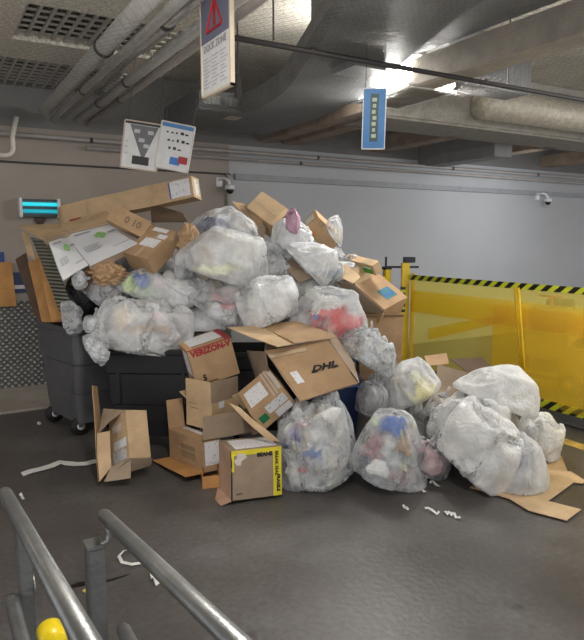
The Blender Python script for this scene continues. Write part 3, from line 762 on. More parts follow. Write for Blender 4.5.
c = Carton('cardboard_box', (1.806, 5.811, 1.808), [(-.145, .297, .051), (.329, .115, .269), (.096, .073, -.149)], 'tan box with two white labels on top, upper left beside crumpled brown paper', 'tan', wob=.008)
c.label('c0', .12, .75, .35, .62, pw); c.label('c0', .05, .4, .66, .80, pw); c.label('c0', .2, .8, .86, .98, pw); c.label('c0', .45, .52, .0, 1, clear_tape, 'tape', .0006)
c = Carton('cardboard_box', (3.081, 5.699, 2.147), [(.19, -.001, .169), (-.157, .234, .178), (.141, .214, -.157)], 'tan box at the summit of the pile with pink plastic spilling out', 'light', open_=('b0',), wob=.008)
c.label('c0', .46, .54, 0, 1, clear_tape, 'tape', .0006)
c.flap('b0', 'c1', .12, 120); c.flap('b0', 'c0', .05, 60)
c = Carton('cardboard_box', (3.457, 5.373, 2.221), [(-.1, .108, -.137), (.292, -.027, -.235), (.077, .168, .076)], 'tan box tilted on its corner with orange scribble, upper right of the pile', 'tan')
c.label('c0', .62, .86, .28, .33, orange_ink, 'print', rot=.5); c.label('c0', .66, .80, .16, .2, orange_ink, 'print', rot=-.7)
c.text('c0', 'C2', .055, .18, .22, '+b', '-a', grey_ink); c.label('b0', .2, .9, .15, .85, paper('cream paper', (.66, .60, .50), .1))
c = Carton('cardboard_box', (3.903, 5.035, 1.722), [(-.02, .491, .066), (.077, -.003, .048), (.064, .016, -.101)], 'small tan box with green label on the right shoulder of the pile', 'light')
c.label('b0', .08, .42, .25, .98, solid('label green', (.05, .30, .04)), up=.001); c.label('b0', .1, .4, .32, .44, pw, up=.003)
c.label('c0', .12, .38, .05, .95, clear_tape, 'tape')
c = Carton('cardboard_box', (3.913, 4.847, 1.294), [(.361, .066, .101), (-.124, .322, .233), (.024, .134, -.173)], 'tipped open tan carton with blue rectangle, beside the yellow post', 'tan', open_=('b1',))
c.label('c0', .36, .80, .20, .55, teal_ink, 'print'); c.label('c0', .42, .74, .30, .36, blue_ink, 'print', up=.003)
c.flap('b1', 'c0', .16, 130, .02, key='light'); c.flap('b1', 'a1', .12, 100)
bx = pt(360, 330, 6.35)
e1 = rgt * .44; e2 = fh * .36
c = Carton('cardboard_box', Vector((bx.x, bx.y, 0.0)), [e1, e2, (0, 0, 1.20)], 'tall upright tan carton below the tipped one, beside the yellow post', 'tan', open_=('c1',), wob=.012)
c.flap('c1', 'b0', .07, 150)
# red taped box
c = Carton('cardboard_box', (1.92, 5.096, 1.014), [(.394, -.056, .105), (.055, .42, .019), (.092, .003, -.342)], 'tan box with red lettered tape and big white label on top', 'tan', wob=.005)
c.label('c0', .12, .86, .22, .92, pw); c.label('c0', 0, .14, .0, 1, solid('orange tape', (.62, .34, .12), .3), 'tape', .0006)
c.label('c0', .86, 1, 0, 1, red_ink, 'tape', .0008)
c.text('b0', 'VERIZON-V', .076, .5, .13, '+a', '-c', red_ink, bold=.004, sx=.95)
c.label('b0', .0, 1., .0, .028, red_ink, 'tape', .0008)
c.text('b0', '5', .075, .22, .80, '+a', '-c', black_ink, bold=.003); c.label('b0', .28, .5, .93, .95, black_ink, 'print')
c.label('a0', .1, .5, .1, .7, pw)
c = Carton('cardboard_box', (2.057, 4.89, .572), [(-.127, .277, .003), (.331, .153, -.006), (-.004, 0, -.243)], 'square open tan carton standing under the box with red tape', 'light', open_=('c0',), wob=.005)
c.flap('c0', 'b0', .19, 92); c.flap('c0', 'a0', .185, 88, key='grey'); c.flap('c0', 'a1', .10, 150, key='light')
c.label('b0', .52, .85, .28, .30, grey_ink, 'print'); c.label('b0', .55, .9, .12, .135, grey_ink, 'print'); c.label('b0', .08, .22, .55, .68, grey_ink, 'print')
c.label('a0', .25, .45, .0, .25, pw)
c = Carton('cardboard_box', (1.876, 4.666, .324), [(-.074, .633, -.046), (.168, .02, -.002), (-.001, -.019, -.262)], 'low tan carton lying under the square open one, white label on its end', 'tan', wob=.006)
c.label('a0', .1, .92, .04, .8, pw); c.label('c0', .3, .9, .62, .92, pw); c.label('b0', .1, .9, .46, .5, clear_tape, 'tape')
c.label('b0', .22, .62, .3, .75, solid('faint print', (.30, .20, .11), .7), 'print')
c.flap('c0', 'a1', .26, 98, key='tan'); bpy.context.view_layer.update(); FLAPQ = (c.o, [(202.5, 441, 5.12), (203, 417, 5.16), (252, 409, 5.5), (252, 432, 5.45)]); c.flap('b0', 'c1', .17, 88, key='orange')
q0 = onz(203, 489); 
c = Carton('cardboard_box', Vector((q0.x, q0.y, .003)), [rgt * .14 + fh * .03, fh * .3 - rgt * .03, (0, 0, .10)], 'torn low piece of tan carton on the floor between two cartons', 'orange', open_=('c1', 'b1'), wob=.006)
# yellow taped box
c = Carton('cardboard_box', (1.878, 4.106, .413), [(.398, -.064, -.009), (.055, .351, -.028), (-.013, -.028, -.38)], 'tan box on the floor edged with yellow and black tape', 'grey', wob=.004)
c.label('b0', 0, 1, 0, .10, yellow_tape, 'tape'); c.label('b0', .83, 1, .1, 1, yellow_tape, 'tape'); c.label('b0', 0, .05, .1, .42, yellow_tape, 'tape')
c.label('b0', -.015, .012, .0, 1, black_ink, 'tape'); c.label('c0', .12, .95, .12, .85, pw)
c.label('b0', .05, .30, .12, .22, white_tape, 'tape', .003, rot=.5); c.label('b0', .10, .20, .05, .30, white_tape, 'tape', .002, rot=-.2)
c.text('b0', 'BEANS', .042, .66, .125, '+a', '-c', black_ink, bold=.002)
c.text('b0', 'BREAK SEAL', .036, .90, .33, '+c', '+a', black_ink, bold=.001); c.text('b0', 'FRAGILE', .036, .93, .74, '+c', '+a', black_ink, bold=.002)
c.label('b0', .08, .2, .86, .9, grey_ink, 'print')
c.label('a0', 0, 1, 0, 1, cardboard('pink'), 'side_sheet', .001)
c.flap('a0', 'c1', .09, 105, key='pink')
# tilted box with papers
c = Carton('cardboard_box', (2.171, 4.357, .584), [(.25, -.097, .214), (.088, .421, .088), (.123, .004, -.142)], 'tilted tan box with white paper, barcodes and green patch, centre front', 'tan', wob=.004)
c.label('c0', .10, .62, .18, .78, pw); c.label('c0', .70, .74, 0, 1, white_tape, 'tape', .001); c.label('c0', .80, .84, 0, 1, white_tape, 'tape', .001); c.label('c0', .88, .98, .1, .9, white_tape, 'tape', .001)
c.label('b0', .36, .92, .12, .55, pb); c.label('b0', .48, .92, .62, .95, pb, up=.002); c.label('b0', .08, .30, .35, .72, dgreen_ink)
c.flap('a0', 'c1', .10, 70, key='dark'); c.flap('a0', 'b1', .07, 120, key='light')
# open carton with the courier letters
def quad_sheet(name, q, label, key='tan', parent=None, t=.006, wob=.012, n=8, cat='cardboard', m=None, group=None, curl=0):
    """bent board given by four corner points"""
    q = [Vector(p) for p in q]; ctr = sum(q, Vector()) / 4
    nrm = (q[1] - q[0]).cross(q[3] - q[0]).normalized() * t
    sd = Vector((len(label or name) * 1.7, ctr.x * 3, ctr.y * 3)); bm = bmesh.new(); g = []
    for k in (0, 1):
        g.append([[None] * (n + 1) for _ in range(n + 1)])
        for i in range(n + 1):
            for j in range(n + 1):
                u, v = i / n, j / n
                p = q[0] * (1 - u) * (1 - v) + q[1] * u * (1 - v) + q[2] * u * v + q[3] * (1 - u) * v
                p = p + noise.noise_vector(p * 3 + sd) * wob + nrm * k + nrm.normalized() * (curl * (u * u + v * v) / 2)
                g[k][i][j] = bm.verts.new(p - ctr)
    for i in range(n):
        for j in range(n):
            bm.faces.new((g[0][i][j], g[0][i + 1][j], g[0][i + 1][j + 1], g[0][i][j + 1])); bm.faces.new((g[1][i][j], g[1][i][j + 1], g[1][i + 1][j + 1], g[1][i + 1][j]))
        for j in (0, n): bm.faces.new((g[0][i][j], g[0][i + 1][j], g[1][i + 1][j], g[1][i][j]))
        for j2 in (0, n): bm.faces.new((g[0][j2][i], g[0][j2][i + 1], g[1][j2][i + 1], g[1][j2][i]))
    o = fin(name, bm, m or cardboard(key))
    o.location = ctr
    if parent:
        o.parent = parent; o.matrix_parent_inverse = parent.matrix_world.inverted() if parent.type != 'EMPTY' or True else Matrix()
    else: tag(o, label, cat, group)
    return o
bpy.context.view_layer.update()
DQ = [pt(264.8, 351, 5.25), pt(327.8, 338.8, 5.22), pt(358, 382.6, 5.02), pt(300, 401, 4.92)]
dh = quad_sheet('cardboard_box', DQ, 'large open tan carton lettered DHL leaning over the blue tub', 'tan', cat='box', wob=.008)
bpy.context.view_layer.update()
def dsheet(u0, u1, v0, v1, m, up, name='print'):
    f = lambda u, v: DQ[0] * (1 - u) * (1 - v) + DQ[1] * u * (1 - v) + DQ[2] * u * v + DQ[3] * (1 - u) * v
    n = (DQ[1] - DQ[0]).cross(DQ[3] - DQ[0]).normalized(); n = n if n.dot(eye - DQ[0]) > 0 else -n
    sd = dh.location
    return quad_sheet(name, [f(*a) + n * up for a in ((u0, v0), (u1, v0), (u1, v1), (u0, v1))], None, m=m, parent=dh, t=.001, wob=0, n=4)
dU = (DQ[1] - DQ[0] + DQ[2] - DQ[3]).normalized(); dV = -(DQ[3] - DQ[0]); dn = dU.cross(dV).normalized()
dsheet(.13, .25, .50, .73, pw, .011, 'label'); dsheet(.0, .6, .10, .17, clear_tape, .011, 'tape')
f_ = lambda u, v: DQ[0] * (1 - u) * (1 - v) + DQ[1] * u * (1 - v) + DQ[2] * u * v + DQ[3] * (1 - u) * v
put_text('DHL', .082, f_(.66, .55) - dh.location + dn * .010, dU, dV, black_ink, dh, bold=.004, shear=.35, sx=1.3)
for u0, u1 in ((.44, .53), (.80, .89)):
    for v in (.565, .585, .605): dsheet(u0, u1, v, v + .008, black_ink, .011)
bk = fh * .36 + Vector((0, 0, .10))
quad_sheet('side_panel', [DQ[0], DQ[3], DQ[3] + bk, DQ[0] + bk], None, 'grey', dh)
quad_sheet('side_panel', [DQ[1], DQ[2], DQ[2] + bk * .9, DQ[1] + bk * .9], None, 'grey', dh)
quad_sheet('flap', [DQ[3], DQ[2], DQ[2] + fh * .05 - Vector((0, 0, .03)), DQ[3] + fh * .05 - Vector((0, 0, .03))], None, 'pink', dh)
quad_sheet('flap', [pt(226, 327, 5.45), pt(262, 324, 5.75), pt(298, 343.4, 5.2), pt(278, 347.5, 5.05)], None, 'light', dh)
quad_sheet('flap', [pt(260, 325, 5.7), pt(300.4, 320, 5.75), pt(338, 337.5, 5.2), pt(294, 342.5, 5.15)], None, 'tan', dh)
quad_sheet('flap', [pt(247, 350, 5.8), pt(265, 352, 5.28), pt(270, 388, 5.4), pt(256, 380, 5.8)], None, 'grey', dh)

bpy.context.view_layer.update()
quad_sheet('flap', [pt(*q) for q in FLAPQ[1]], None, 'grey', FLAPQ[0])
quad_sheet('cardboard_sheet', [pt(228, 403, 4.95), pt(241, 408, 4.95), pt(280, 441, 4.82), pt(268, 441, 4.86)], 'narrow torn strip of board lying under the tilted box with barcodes', 'light', wob=.02)
# box tipped up on the left
c = Carton('cardboard_box', (1.317, 4.862, .226), [(.188, .031, -.039), (-.077, .273, -.154), (.038, .206, .348)], 'tipped-up open tan carton standing alone in front of the black cart', 'light', open_=('b1',), wob=.005)
c.label('a0', .15, .85, .02, .26, pb, up=.001); c.label('a0', .1, .75, .28, .46, pw, up=.002); c.label('a0', .35, .8, .66, .8, white_tape, 'tape'); c.label('a0', .5, .56, 0, 1, clear_tape, 'tape', .0006)
bpy.context.view_layer.update()
quad_sheet('flap', [pt(125.3, 410, 5.27), pt(109.4, 421, 5.2), pt(97.5, 433, 5.22), pt(104, 409, 5.4)], None, 'grey', c.o)
quad_sheet('flap', [pt(97, 433, 5.2), pt(109.5, 431, 5.17), pt(111.4, 467, 5.05), pt(99, 482, 4.98)], None, 'light', c.o)
o_ = quad_sheet('flap', [pt(129.6, 458.5, 5.04), pt(151.5, 458.5, 5.15), pt(150.5, 465, 5.2), pt(104, 481, 5.0)], None, 'grey', c.o)
o_ = quad_sheet('flap', [pt(111, 467, 5.03), pt(131, 458, 5.06), pt(131, 478, 5.0), pt(104, 481.5, 4.98)], None, 'grey', c.o)

# loose boards
cs = lambda q, lb, key='tan', **k: quad_sheet('cardboard_sheet', q, lb, key, **k)
cs([pt(92, 385, 5.30), pt(98, 386, 5.52), pt(104, 476, 5.30), pt(98, 482, 5.08)], 'upright cardboard panel wedged between black cart and tipped carton', 'tan')
w1 = quad_sheet('flattened_box', [pt(49, 242, 6.15), pt(68, 236, 6.45), pt(88, 265, 5.95), pt(63, 280, 5.7)], 'smaller white flattened carton with green logo on top of grey cart', m=paper('white board', (.76, .77, .80), .05), t=.012, cat='box')
w2 = quad_sheet('flattened_box', [pt(66, 235.5, 6.45), pt(109, 224.5, 6.6), pt(137, 243, 6.1), pt(90, 265, 5.95)], 'larger white flattened carton with green logo, right of the smaller one', m=paper('white board'), t=.012, cat='box')
bpy.context.view_layer.update()
def on_sheet(parent, q, u0, u1, v0, v1, m, up=.016, name='print'):
    q = [Vector(p) for p in q]; f = lambda u, v: q[0] * (1 - u) * (1 - v) + q[1] * u * (1 - v) + q[2] * u * v + q[3] * (1 - u) * v
    n = (q[1] - q[0]).cross(q[3] - q[0]).normalized(); n = n if n.dot(eye - q[0]) > 0 else -n
    return quad_sheet(name, [f(*a) + n * up for a in ((u0, v0), (u1, v0), (u1, v1), (u0, v1))], None, m=m, parent=parent, t=.001, wob=0, n=3)
Q1 = [pt(49, 242, 6.15), pt(68, 236, 6.45), pt(88, 265, 5.95), pt(63, 280, 5.7)]
Q2 = [pt(66, 235.5, 6.45), pt(109, 224.5, 6.6), pt(137, 243, 6.1), pt(90, 265, 5.95)]
gi = solid('ink faint grey', (.36, .37, .40), .6)
for P_, Q in ((w1, Q1), (w2, Q2)):
    on_sheet(P_, Q, .48, .72, .28, .38, green_ink); on_sheet(P_, Q, .56, .66, .22, .44, green_ink, .0165)
    on_sheet(P_, Q, .78, .95, .30, .35, gi)
    on_sheet(P_, Q, .12, .5, .10, .14, gi)
    for k in range(4): on_sheet(P_, Q, .10, .45 - .05 * (k % 2), .55 + .05 * k, .565 + .05 * k, gi)
    on_sheet(P_, Q, .6, .95, .82, .835, gi)
quad_sheet('flattened_box', [pt(17, 225, 6.7), pt(60, 223, 6.9), pt(71, 230, 6.5), pt(43, 239, 6.2)], 'tan folded carton topmost over the grey cart, left of the white ones', 'light', cat='box', t=.01)
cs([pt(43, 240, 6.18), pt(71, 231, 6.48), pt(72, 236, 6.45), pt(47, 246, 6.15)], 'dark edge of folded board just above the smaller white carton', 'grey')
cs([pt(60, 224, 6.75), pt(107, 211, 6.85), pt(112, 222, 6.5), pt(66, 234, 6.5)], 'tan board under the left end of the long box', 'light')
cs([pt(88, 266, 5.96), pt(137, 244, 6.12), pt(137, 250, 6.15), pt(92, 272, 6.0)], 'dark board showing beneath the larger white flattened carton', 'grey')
plaid = stripes('plaid', (.02, .02, .02), (.22, .22, .16), 'Z', .035, 0)
quad_sheet('plaid_panel', [pt(31, 237, 6.6), pt(47, 241, 6.3), pt(74, 312, 5.95), pt(60, 312, 6.05)], 'black and cream checked panel standing in the grey cart', m=plaid, cat='panel')
cs([pt(21, 233, 6.8), pt(28, 233, 6.7), pt(35, 260, 6.5), pt(28, 255, 6.55)], 'pale cream strip of board at the left edge of the grey cart', 'light')
cs([pt(33, 238, 6.6), pt(38, 244, 6.5), pt(68, 318, 6.2), pt(52, 322, 6.25)], 'tall orange-brown board leaning in the grey cart, next to checked panel', 'orange')
cs([pt(28, 262, 6.75), pt(39, 258, 6.55), pt(62, 322, 6.3), pt(42, 322, 6.5)], 'front orange-brown board standing in the grey cart', 'orange')
cs([pt(16, 259, 6.95), pt(26, 253, 6.85), pt(42, 322, 6.6), pt(34, 316, 6.7)], 'dark brown flap sticking out left of the grey cart', 'dark')
a = ony(0, 308, 8.80); b = ony(12.5, 262, 8.80)
quad_sheet('cardboard_sheet', [Vector((a.x - .5, 8.80, a.z)), Vector((b.x + .02, 8.80, a.z + .01)), Vector((b.x - .02, 8.80, b.z)), Vector((a.x - .5, 8.80, b.z))], 'orange-brown board fixed on the wall at far left edge', 'orange')
cs([pt(232, 201, 6.55), pt(246, 204, 6.6), pt(263, 222, 6.45), pt(256, 232, 6.4)], 'brown torn flap just left of the summit box', 'tan')
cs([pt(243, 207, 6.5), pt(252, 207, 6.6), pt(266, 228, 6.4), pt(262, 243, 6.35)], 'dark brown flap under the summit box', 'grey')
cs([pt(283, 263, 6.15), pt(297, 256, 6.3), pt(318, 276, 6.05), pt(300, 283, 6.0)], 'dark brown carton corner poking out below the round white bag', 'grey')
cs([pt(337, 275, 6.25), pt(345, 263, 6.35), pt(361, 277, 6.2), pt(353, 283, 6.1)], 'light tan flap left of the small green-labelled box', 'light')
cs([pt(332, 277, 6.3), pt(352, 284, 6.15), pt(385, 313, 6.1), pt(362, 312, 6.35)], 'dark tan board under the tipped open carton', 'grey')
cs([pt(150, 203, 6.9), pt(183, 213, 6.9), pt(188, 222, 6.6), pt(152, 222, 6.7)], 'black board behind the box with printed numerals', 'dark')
# open carton behind the right-hand bags
o = quad_sheet('cardboard_box', [pt(438, 364, 6.2), pt(468, 372, 6.1), pt(462, 410, 6.0), pt(434, 402, 6.0)], 'opened brown carton behind the white bags at right', 'grey', cat='box')
bpy.context.view_layer.update()
quad_sheet('flap', [pt(450, 358, 6.25), pt(482, 355, 6.45), pt(491, 368, 6.25), pt(466, 374, 6.1)], None, 'dark', o, wob=.03)
quad_sheet('flap', [pt(424, 356, 6.3), pt(447, 353, 6.4), pt(450, 364, 6.25), pt(428, 366, 6.2)], None, 'tan', o)
quad_sheet('side_panel', [pt(468, 366, 6.3), pt(492, 368, 6.25), pt(488, 425, 6.0), pt(460, 425, 5.98)], None, 'tan', o)
# flat cardboard on the floor
poly = [(559.8, 452.7), (567.6, 472), (571, 472), (585, 481), (583, 484), (573.5, 483), (548, 501.5), (581, 510), (566.7, 521), (528.6, 511), (509, 499), (470, 488), (500, 462), (530, 452)]
bm = bmesh.new(); W_ = [onz(x, y, .012) for x, y in poly]; ctr = sum(W_, Vector()) / len(W_)
vs = [bm.verts.new(p - ctr) for p in W_]; f = bm.faces.new(vs)
r_ = bmesh.ops.extrude_face_region(bm, geom=[f])
for v in r_['geom']:
    if isinstance(v, bmesh.types.BMVert): v.co.z += .006
o = fin('cardboard_sheet', bm, cardboard('light')); o.location = ctr; tag(o, 'flattened carton with tabs spread on the floor at far right', 'cardboard')

# ------------------------------------------------------------------ bags: draped film simulated once per shape, then fitted
def sim(seed, sx, sy, sz, grow, press, frames=24, level=5, neck=True, bend=.02):
    rng = random.Random(seed)
    bm = bmesh.new(); bmesh.ops.create_icosphere(bm, subdivisions=4, radius=1)
    off = Vector([rng.uniform(-50, 50) for _ in range(3)])
    for v in bm.verts:
        n = v.co.normalized()
        r = .76 + .26 * noise.noise(n * 1.5 + off) + .20 * noise.noise(n * 3.3 + off) + .07 * noise.noise(n * 8 + off)
        c_ = Vector((n.x * sx, n.y * sy, n.z * sz)) * r
        c_.z = max(c_.z, -sz * .62); v.co = c_
    me = bpy.data.meshes.new('contents'); bm.to_mesh(me); bm.free()
    con = bpy.data.objects.new('c', me); col.objects.link(con)
    con.modifiers.new('c', 'COLLISION'); con.collision.thickness_outer = .01; con.collision.cloth_friction = 20
    me2 = bpy.data.meshes.new('f'); z = -sz * .66
    me2.from_pydata([(-3, -3, z), (3, -3, z), (3, 3, z), (-3, 3, z)], [], [(0, 1, 2, 3)])
    fl2 = bpy.data.objects.new('fl', me2); col.objects.link(fl2); fl2.modifiers.new('c', 'COLLISION')
    bm = bmesh.new(); bmesh.ops.create_cube(bm, size=2)
    bmesh.ops.subdivide_edges(bm, edges=bm.edges[:], cuts=(1 << level) - 1, use_grid_fill=True)
    for v in bm.verts:
        n = v.co.normalized(); c_ = Vector((n.x * sx, n.y * sy, n.z * sz)) * 1.08
        c_.z = max(c_.z, z + .02)
        if neck and n.z > .93:
            tt = (n.z - .93) / .07; c_.z += sz * .45 * tt; k = 1 - .55 * math.sin(min(1, tt * 1.4) * math.pi * .5); c_.x *= k; c_.y *= k
        v.co = c_
    bme = bpy.data.meshes.new('bag'); bm.to_mesh(bme); bm.free()
    bag_ = bpy.data.objects.new('bag', bme); col.objects.link(bag_)
    m_ = bag_.modifiers.new('cl', 'CLOTH'); s = m_.settings
    s.quality = 5; s.mass = .15; s.tension_stiffness = 12; s.compression_stiffness = 12; s.shear_stiffness = 4; s.bending_stiffness = bend
    s.shrink_min = grow; s.use_pressure = True; s.uniform_pressure_force = press; s.air_damping = 2
    m_.collision_settings.distance_min = .008; m_.collision_settings.use_self_collision = False
    m_.point_cache.frame_end = frames
    for f_ in range(1, frames + 1): sc.frame_set(f_)
    dg = bpy.context.evaluated_depsgraph_get(); out = bpy.data.meshes.new_from_object(bag_.evaluated_get(dg))
    V_ = np.empty(len(out.vertices) * 3); out.vertices.foreach_get('co', V_)
    Cn = np.empty(len(me.vertices) * 3); me.vertices.foreach_get('co', Cn)
    for o_ in (bag_, fl2, con): bpy.data.objects.remove(o_)
    return out, V_.reshape(-1, 3), me, Cn.reshape(-1, 3)
PROTO = [sim(1, .35, .32, .36, -.24, .7), sim(2, .38, .3, .3, -.18, .9, neck=False), sim(3, .35, .32, .3, -.42, .4), sim(4, .4, .3, .26, -.24, 1.2, neck=False),
         sim(5, .36, .30, .34, -.32, .8, neck=False), sim(6, .34, .34, .28, -.14, 1.5, neck=False), sim(7, .42, .28, .22, -.55, .5), sim(8, .36, .3, .32, -.38, .6, neck=False)]
sc.frame_set(1)
film('film clear', (.92, .94, .96), .36, .18, .6)
film('film milk', (.95, .96, .97), .54, .22, .6)
film('film white', (.97, .97, .96), .86, .28, .65, .3)
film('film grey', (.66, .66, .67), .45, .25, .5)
def rotm(ax, a):
    return np.array(Matrix.Rotation(a, 3, ax))
Bas = np.array([list(rgt), list(fh), [0, 0, 1]])       # rows: right, away, up
def bag(label, cx, cy, w_, h_, D, proto, spin, roll=0, fm='film milk', pal='pale', d=None, tip=0, group=None, bits=(), name='trash_bag', cat='trash bag', fill=1.0, floor=False):
    out, V_, cme, Cn = PROTO[proto]
    Q = rotm('Y', R(roll)) @ rotm('X', R(tip)) @ rotm('Z', R(spin))
    A = V_ @ Q.T; lo, hi = A.min(0), A.max(0)
    sx, sz = w_ * D / FPX, h_ * D / FPX; sy = d or (sx + sz) * .42
    S_ = np.array([sx, sy, sz]) / (hi - lo); off = (hi + lo) / 2
    ctr = pt(cx, cy, D)
    def tr(X):
        Y = ((X @ Q.T) - off) * S_
        return Y @ Bas
    def cut(Y):
        Y = Y.copy(); zl = .004 - ctr.z
        Y[:, 2] = np.where(Y[:, 2] < zl, zl, Y[:, 2]); return Y
    me = out.copy(); me.name = name
    Y = cut(tr(V_)); me.vertices.foreach_set('co', Y.ravel())
    o = bpy.data.objects.new(name, me); col.objects.link(o); o.location = ctr
    me.materials.clear(); me.materials.append(MATS[fm]); me.polygons.foreach_set('use_smooth', [True] * len(me.polygons)); me.update()
    tag(o, label, cat, group)
    if pal:
        c2 = cme.copy(); Z = cut(tr(Cn * .93 * fill)); Z[:, 2] = np.maximum(Z[:, 2], .008 - ctr.z); c2.vertices.foreach_set('co', Z.ravel())
        link('contents', c2, contents(pal), o, False)
    if bits:
        bt = BVHTree.FromPolygons([Vector(p) for p in Y], [tuple(p.vertices) for p in me.polygons])
        Nn = np.empty(len(me.vertices) * 3); me.vertices.foreach_get('normal', Nn); Nn = Nn.reshape(-1, 3)
        for (bx_, by_, bw, bh, cl) in bits:
            dr = ray(bx_, by_).normalized(); hit = bt.ray_cast(eye - ctr, dr)
            if hit[0] is None: continue
            dd = (hit[0] - (eye - ctr)).length; hp = np.array(hit[0]); rel = Y - hp
            sw, sh = bw * dd / FPX / 2, bh * dd / FPX / 2
            side = -Bas[1]; nh = np.array(hit[1]); nh = nh if nh @ side > 0 else -nh
            U_ = np.cross([0, 0, 1], nh); U_ /= np.linalg.norm(U_) + 1e-9; W_2 = np.cross(nh, U_)
            wob = np.array([1 + .5 * noise.noise(Vector(r) * 14 + Vector((bx_, by_, 0))) for r in rel])
            e_ = np.sqrt((rel @ U_ / sw) ** 2 + (rel @ W_2 / sh) ** 2) / wob
            inn = (e_ < 1.15) & (np.linalg.norm(rel, axis=1) < 2.2 * max(sw, sh)) & (Nn @ nh > .1)
            sel = [tuple(p.vertices) for p in me.polygons if all(inn[v] for v in p.vertices)]
            if len(sel) < 2: continue
            ids = sorted({v for f_ in sel for v in f_}); mp_ = {v: k for k, v in enumerate(ids)}
            m3 = bpy.data.meshes.new('wrapper'); m3.from_pydata([tuple(Y[v] - Nn[v] * .005) for v in ids], [], [tuple(mp_[v] for v in f_) for f_ in sel])
            w3 = link('wrapper', m3, mat('bit ' + cl[0], cl[1], .6, 0, .25, 9, .3, 20), o, True); w3.modifiers.new('s', 'SOLIDIFY').thickness = .004
    return o
BL = ('blue', (.05, .16, .50)); PK = ('pink', (.72, .10, .16)); PU = ('purple', (.20, .14, .42)); YL = ('yellow', (.80, .68, .08)); TN = ('tan', (.50, .33, .18)); RD = ('red', (.75, .06, .06)); GR = ('green', (.22, .45, .16)); LY = ('lemon', (.78, .78, .45)); WT = ('white', (.82, .80, .76)); DK = ('dark', (.03, .03, .035)); RO = ('rose', (.62, .34, .36)); NV = ('navy', (.05, .07, .18)); LG = ('lime', (.50, .62, .28))
# front row on the floor
bag('tall clear bag with blue and pink scraps on the floor, leftmost of its row', 318, 441, 84, 108, 5.12, 7, 200, -12, 'film clear', 'pale', d=.62, bits=[(312, 456, 20, 14, BL), (346, 481, 16, 14, PK), (292, 434, 14, 18, PU), (303, 470, 18, 8, RD), (300, 425, 18, 9, RO), (328, 410, 24, 18, WT), (285, 445, 12, 12, NV), (330, 488, 30, 8, LG)])
bag('round clear bag with blue and yellow scraps on the floor, second from the left', 389, 447, 80, 88, 5.08, 1, 70, 12, 'film clear', 'mixed', d=.62, bits=[(397, 425, 24, 20, BL), (416, 424, 14, 12, LY), (406, 445, 18, 18, TN), (375, 420, 14, 10, LG), (378, 470, 26, 16, WT)])
bag('small bag of dusty pink paper squeezed between two bigger bags on the floor', 427, 454, 48, 54, 5.2, 2, 10, 20, 'film clear', 'pale', bits=[(428, 460, 38, 30, RO), (418, 466, 16, 20, RO), (430, 444, 14, 12, RO)])
bag('pale grey clear bag resting flat on the spread carton at right', 519, 461, 60, 60, 4.97, 5, 40, 0, 'film milk', 'grey', d=.42, bits=[(518, 462, 16, 12, NV)])
bag('big crumpled white bag in front at right, widest of the white bags', 480, 446, 86, 99, 4.98, 4, 120, 35, 'film white', 'white', d=.55)
bag('small creased white bag furthest right beside the fence', 541, 437, 46, 50, 5.6, 4, 200, 10, 'film white', 'white')
bag('lumpy white bag between the roll-shaped bag and widest white bag', 474, 418, 76, 50, 5.22, 7, 250, 0, 'film white', 'white', d=.5)
bag('smooth plump white bag lying on top of the right-hand heap', 496, 392, 86, 54, 5.3, 5, 30, 24, 'film white', 'white', d=.45)
bag('clear bag with yellow scrap, standing behind the round clear bag', 410, 384, 62, 56, 5.75, 5, 300, -20, 'film milk', 'pale', bits=[(425, 388, 22, 20, YL), (414, 376, 10, 10, LY)])
bag('grey see-through bag slumped left of the bag with the yellow scrap', 372, 392, 34, 52, 5.6, 2, 80, 10, 'film grey', 'grey')
bag('crumpled film bag below the red parcel bag', 366, 352, 62, 52, 5.6, 6, 10, 30, 'film clear', 'pale', d=.45)
bag('knotted film tuft sticking up right of the red parcel bag', 372, 334, 20, 28, 5.6, 2, 10, 0, 'film clear', 'white')
bag('bag of tan and white paper wedged beside the bag with the yellow scrap', 441, 403, 34, 34, 5.55, 2, 140, 15, 'film clear', 'pale', bits=[(440, 398, 16, 12, TN)])
bag('crinkled white film between bag with pink paper and widest white bag', 446, 422, 34, 40, 5.4, 4, 190, 0, 'film milk', 'white')
bag('small pale bag poking out above the round clear bag', 437, 425, 22, 26, 5.38, 2, 30, 0, 'film milk', 'pale')
# middle
bag('large white see-through bag holding a bright red parcel', 329, 320, 82, 68, 5.75, 1, 110, 15, 'film clear', 'white', d=.5, fill=.85, bits=[(336, 327, 56, 36, RD), (316, 322, 22, 14, BL), (349, 336, 26, 18, PK)])
bag('dull grey clear bag left of the red parcel bag', 298, 291, 50, 40, 6.15, 3, 60, 0, 'film grey', 'brown', bits=[(312, 292, 20, 14, LY)])
bag('round white bag below the box with orange scribble', 311, 264, 56, 44, 6.1, 5, 200, 60, 'film milk', 'white')
bag('grey creased bag in the hollow right of the largest upper bag', 274, 266, 36, 50, 6.2, 6, 90, 60, 'film milk', 'grey')
bag('white bag just below the pink plastic at the summit', 292, 238, 44, 42, 6.25, 4, 0, 20, 'film milk', 'white')
bag('puffy clear bag sloping down right of the round white bag', 332, 268, 26, 30, 6.25, 2, 0, 20, 'film clear', 'green', bits=[(334, 273, 14, 10, BL), (333, 260, 12, 12, LG)])
bag('largest upper clear bag, broad and full, centre of the pile', 222, 259, 94, 66, 5.95, 1, 180, 18, 'film milk', 'pale', d=.55, bits=[(215, 270, 50, 12, LY), (240, 262, 24, 12, WT)])
bag('clear bag with a navy item behind the largest upper bag', 226, 226, 74, 40, 6.4, 3, 20, 10, 'film clear', 'pale', bits=[(209, 223, 20, 12, NV), (219, 226, 16, 12, NV)])
bag('dark bag of brown litter under the largest upper bag', 232, 288, 78, 34, 5.95, 3, 90, 5, 'film grey', 'brown')
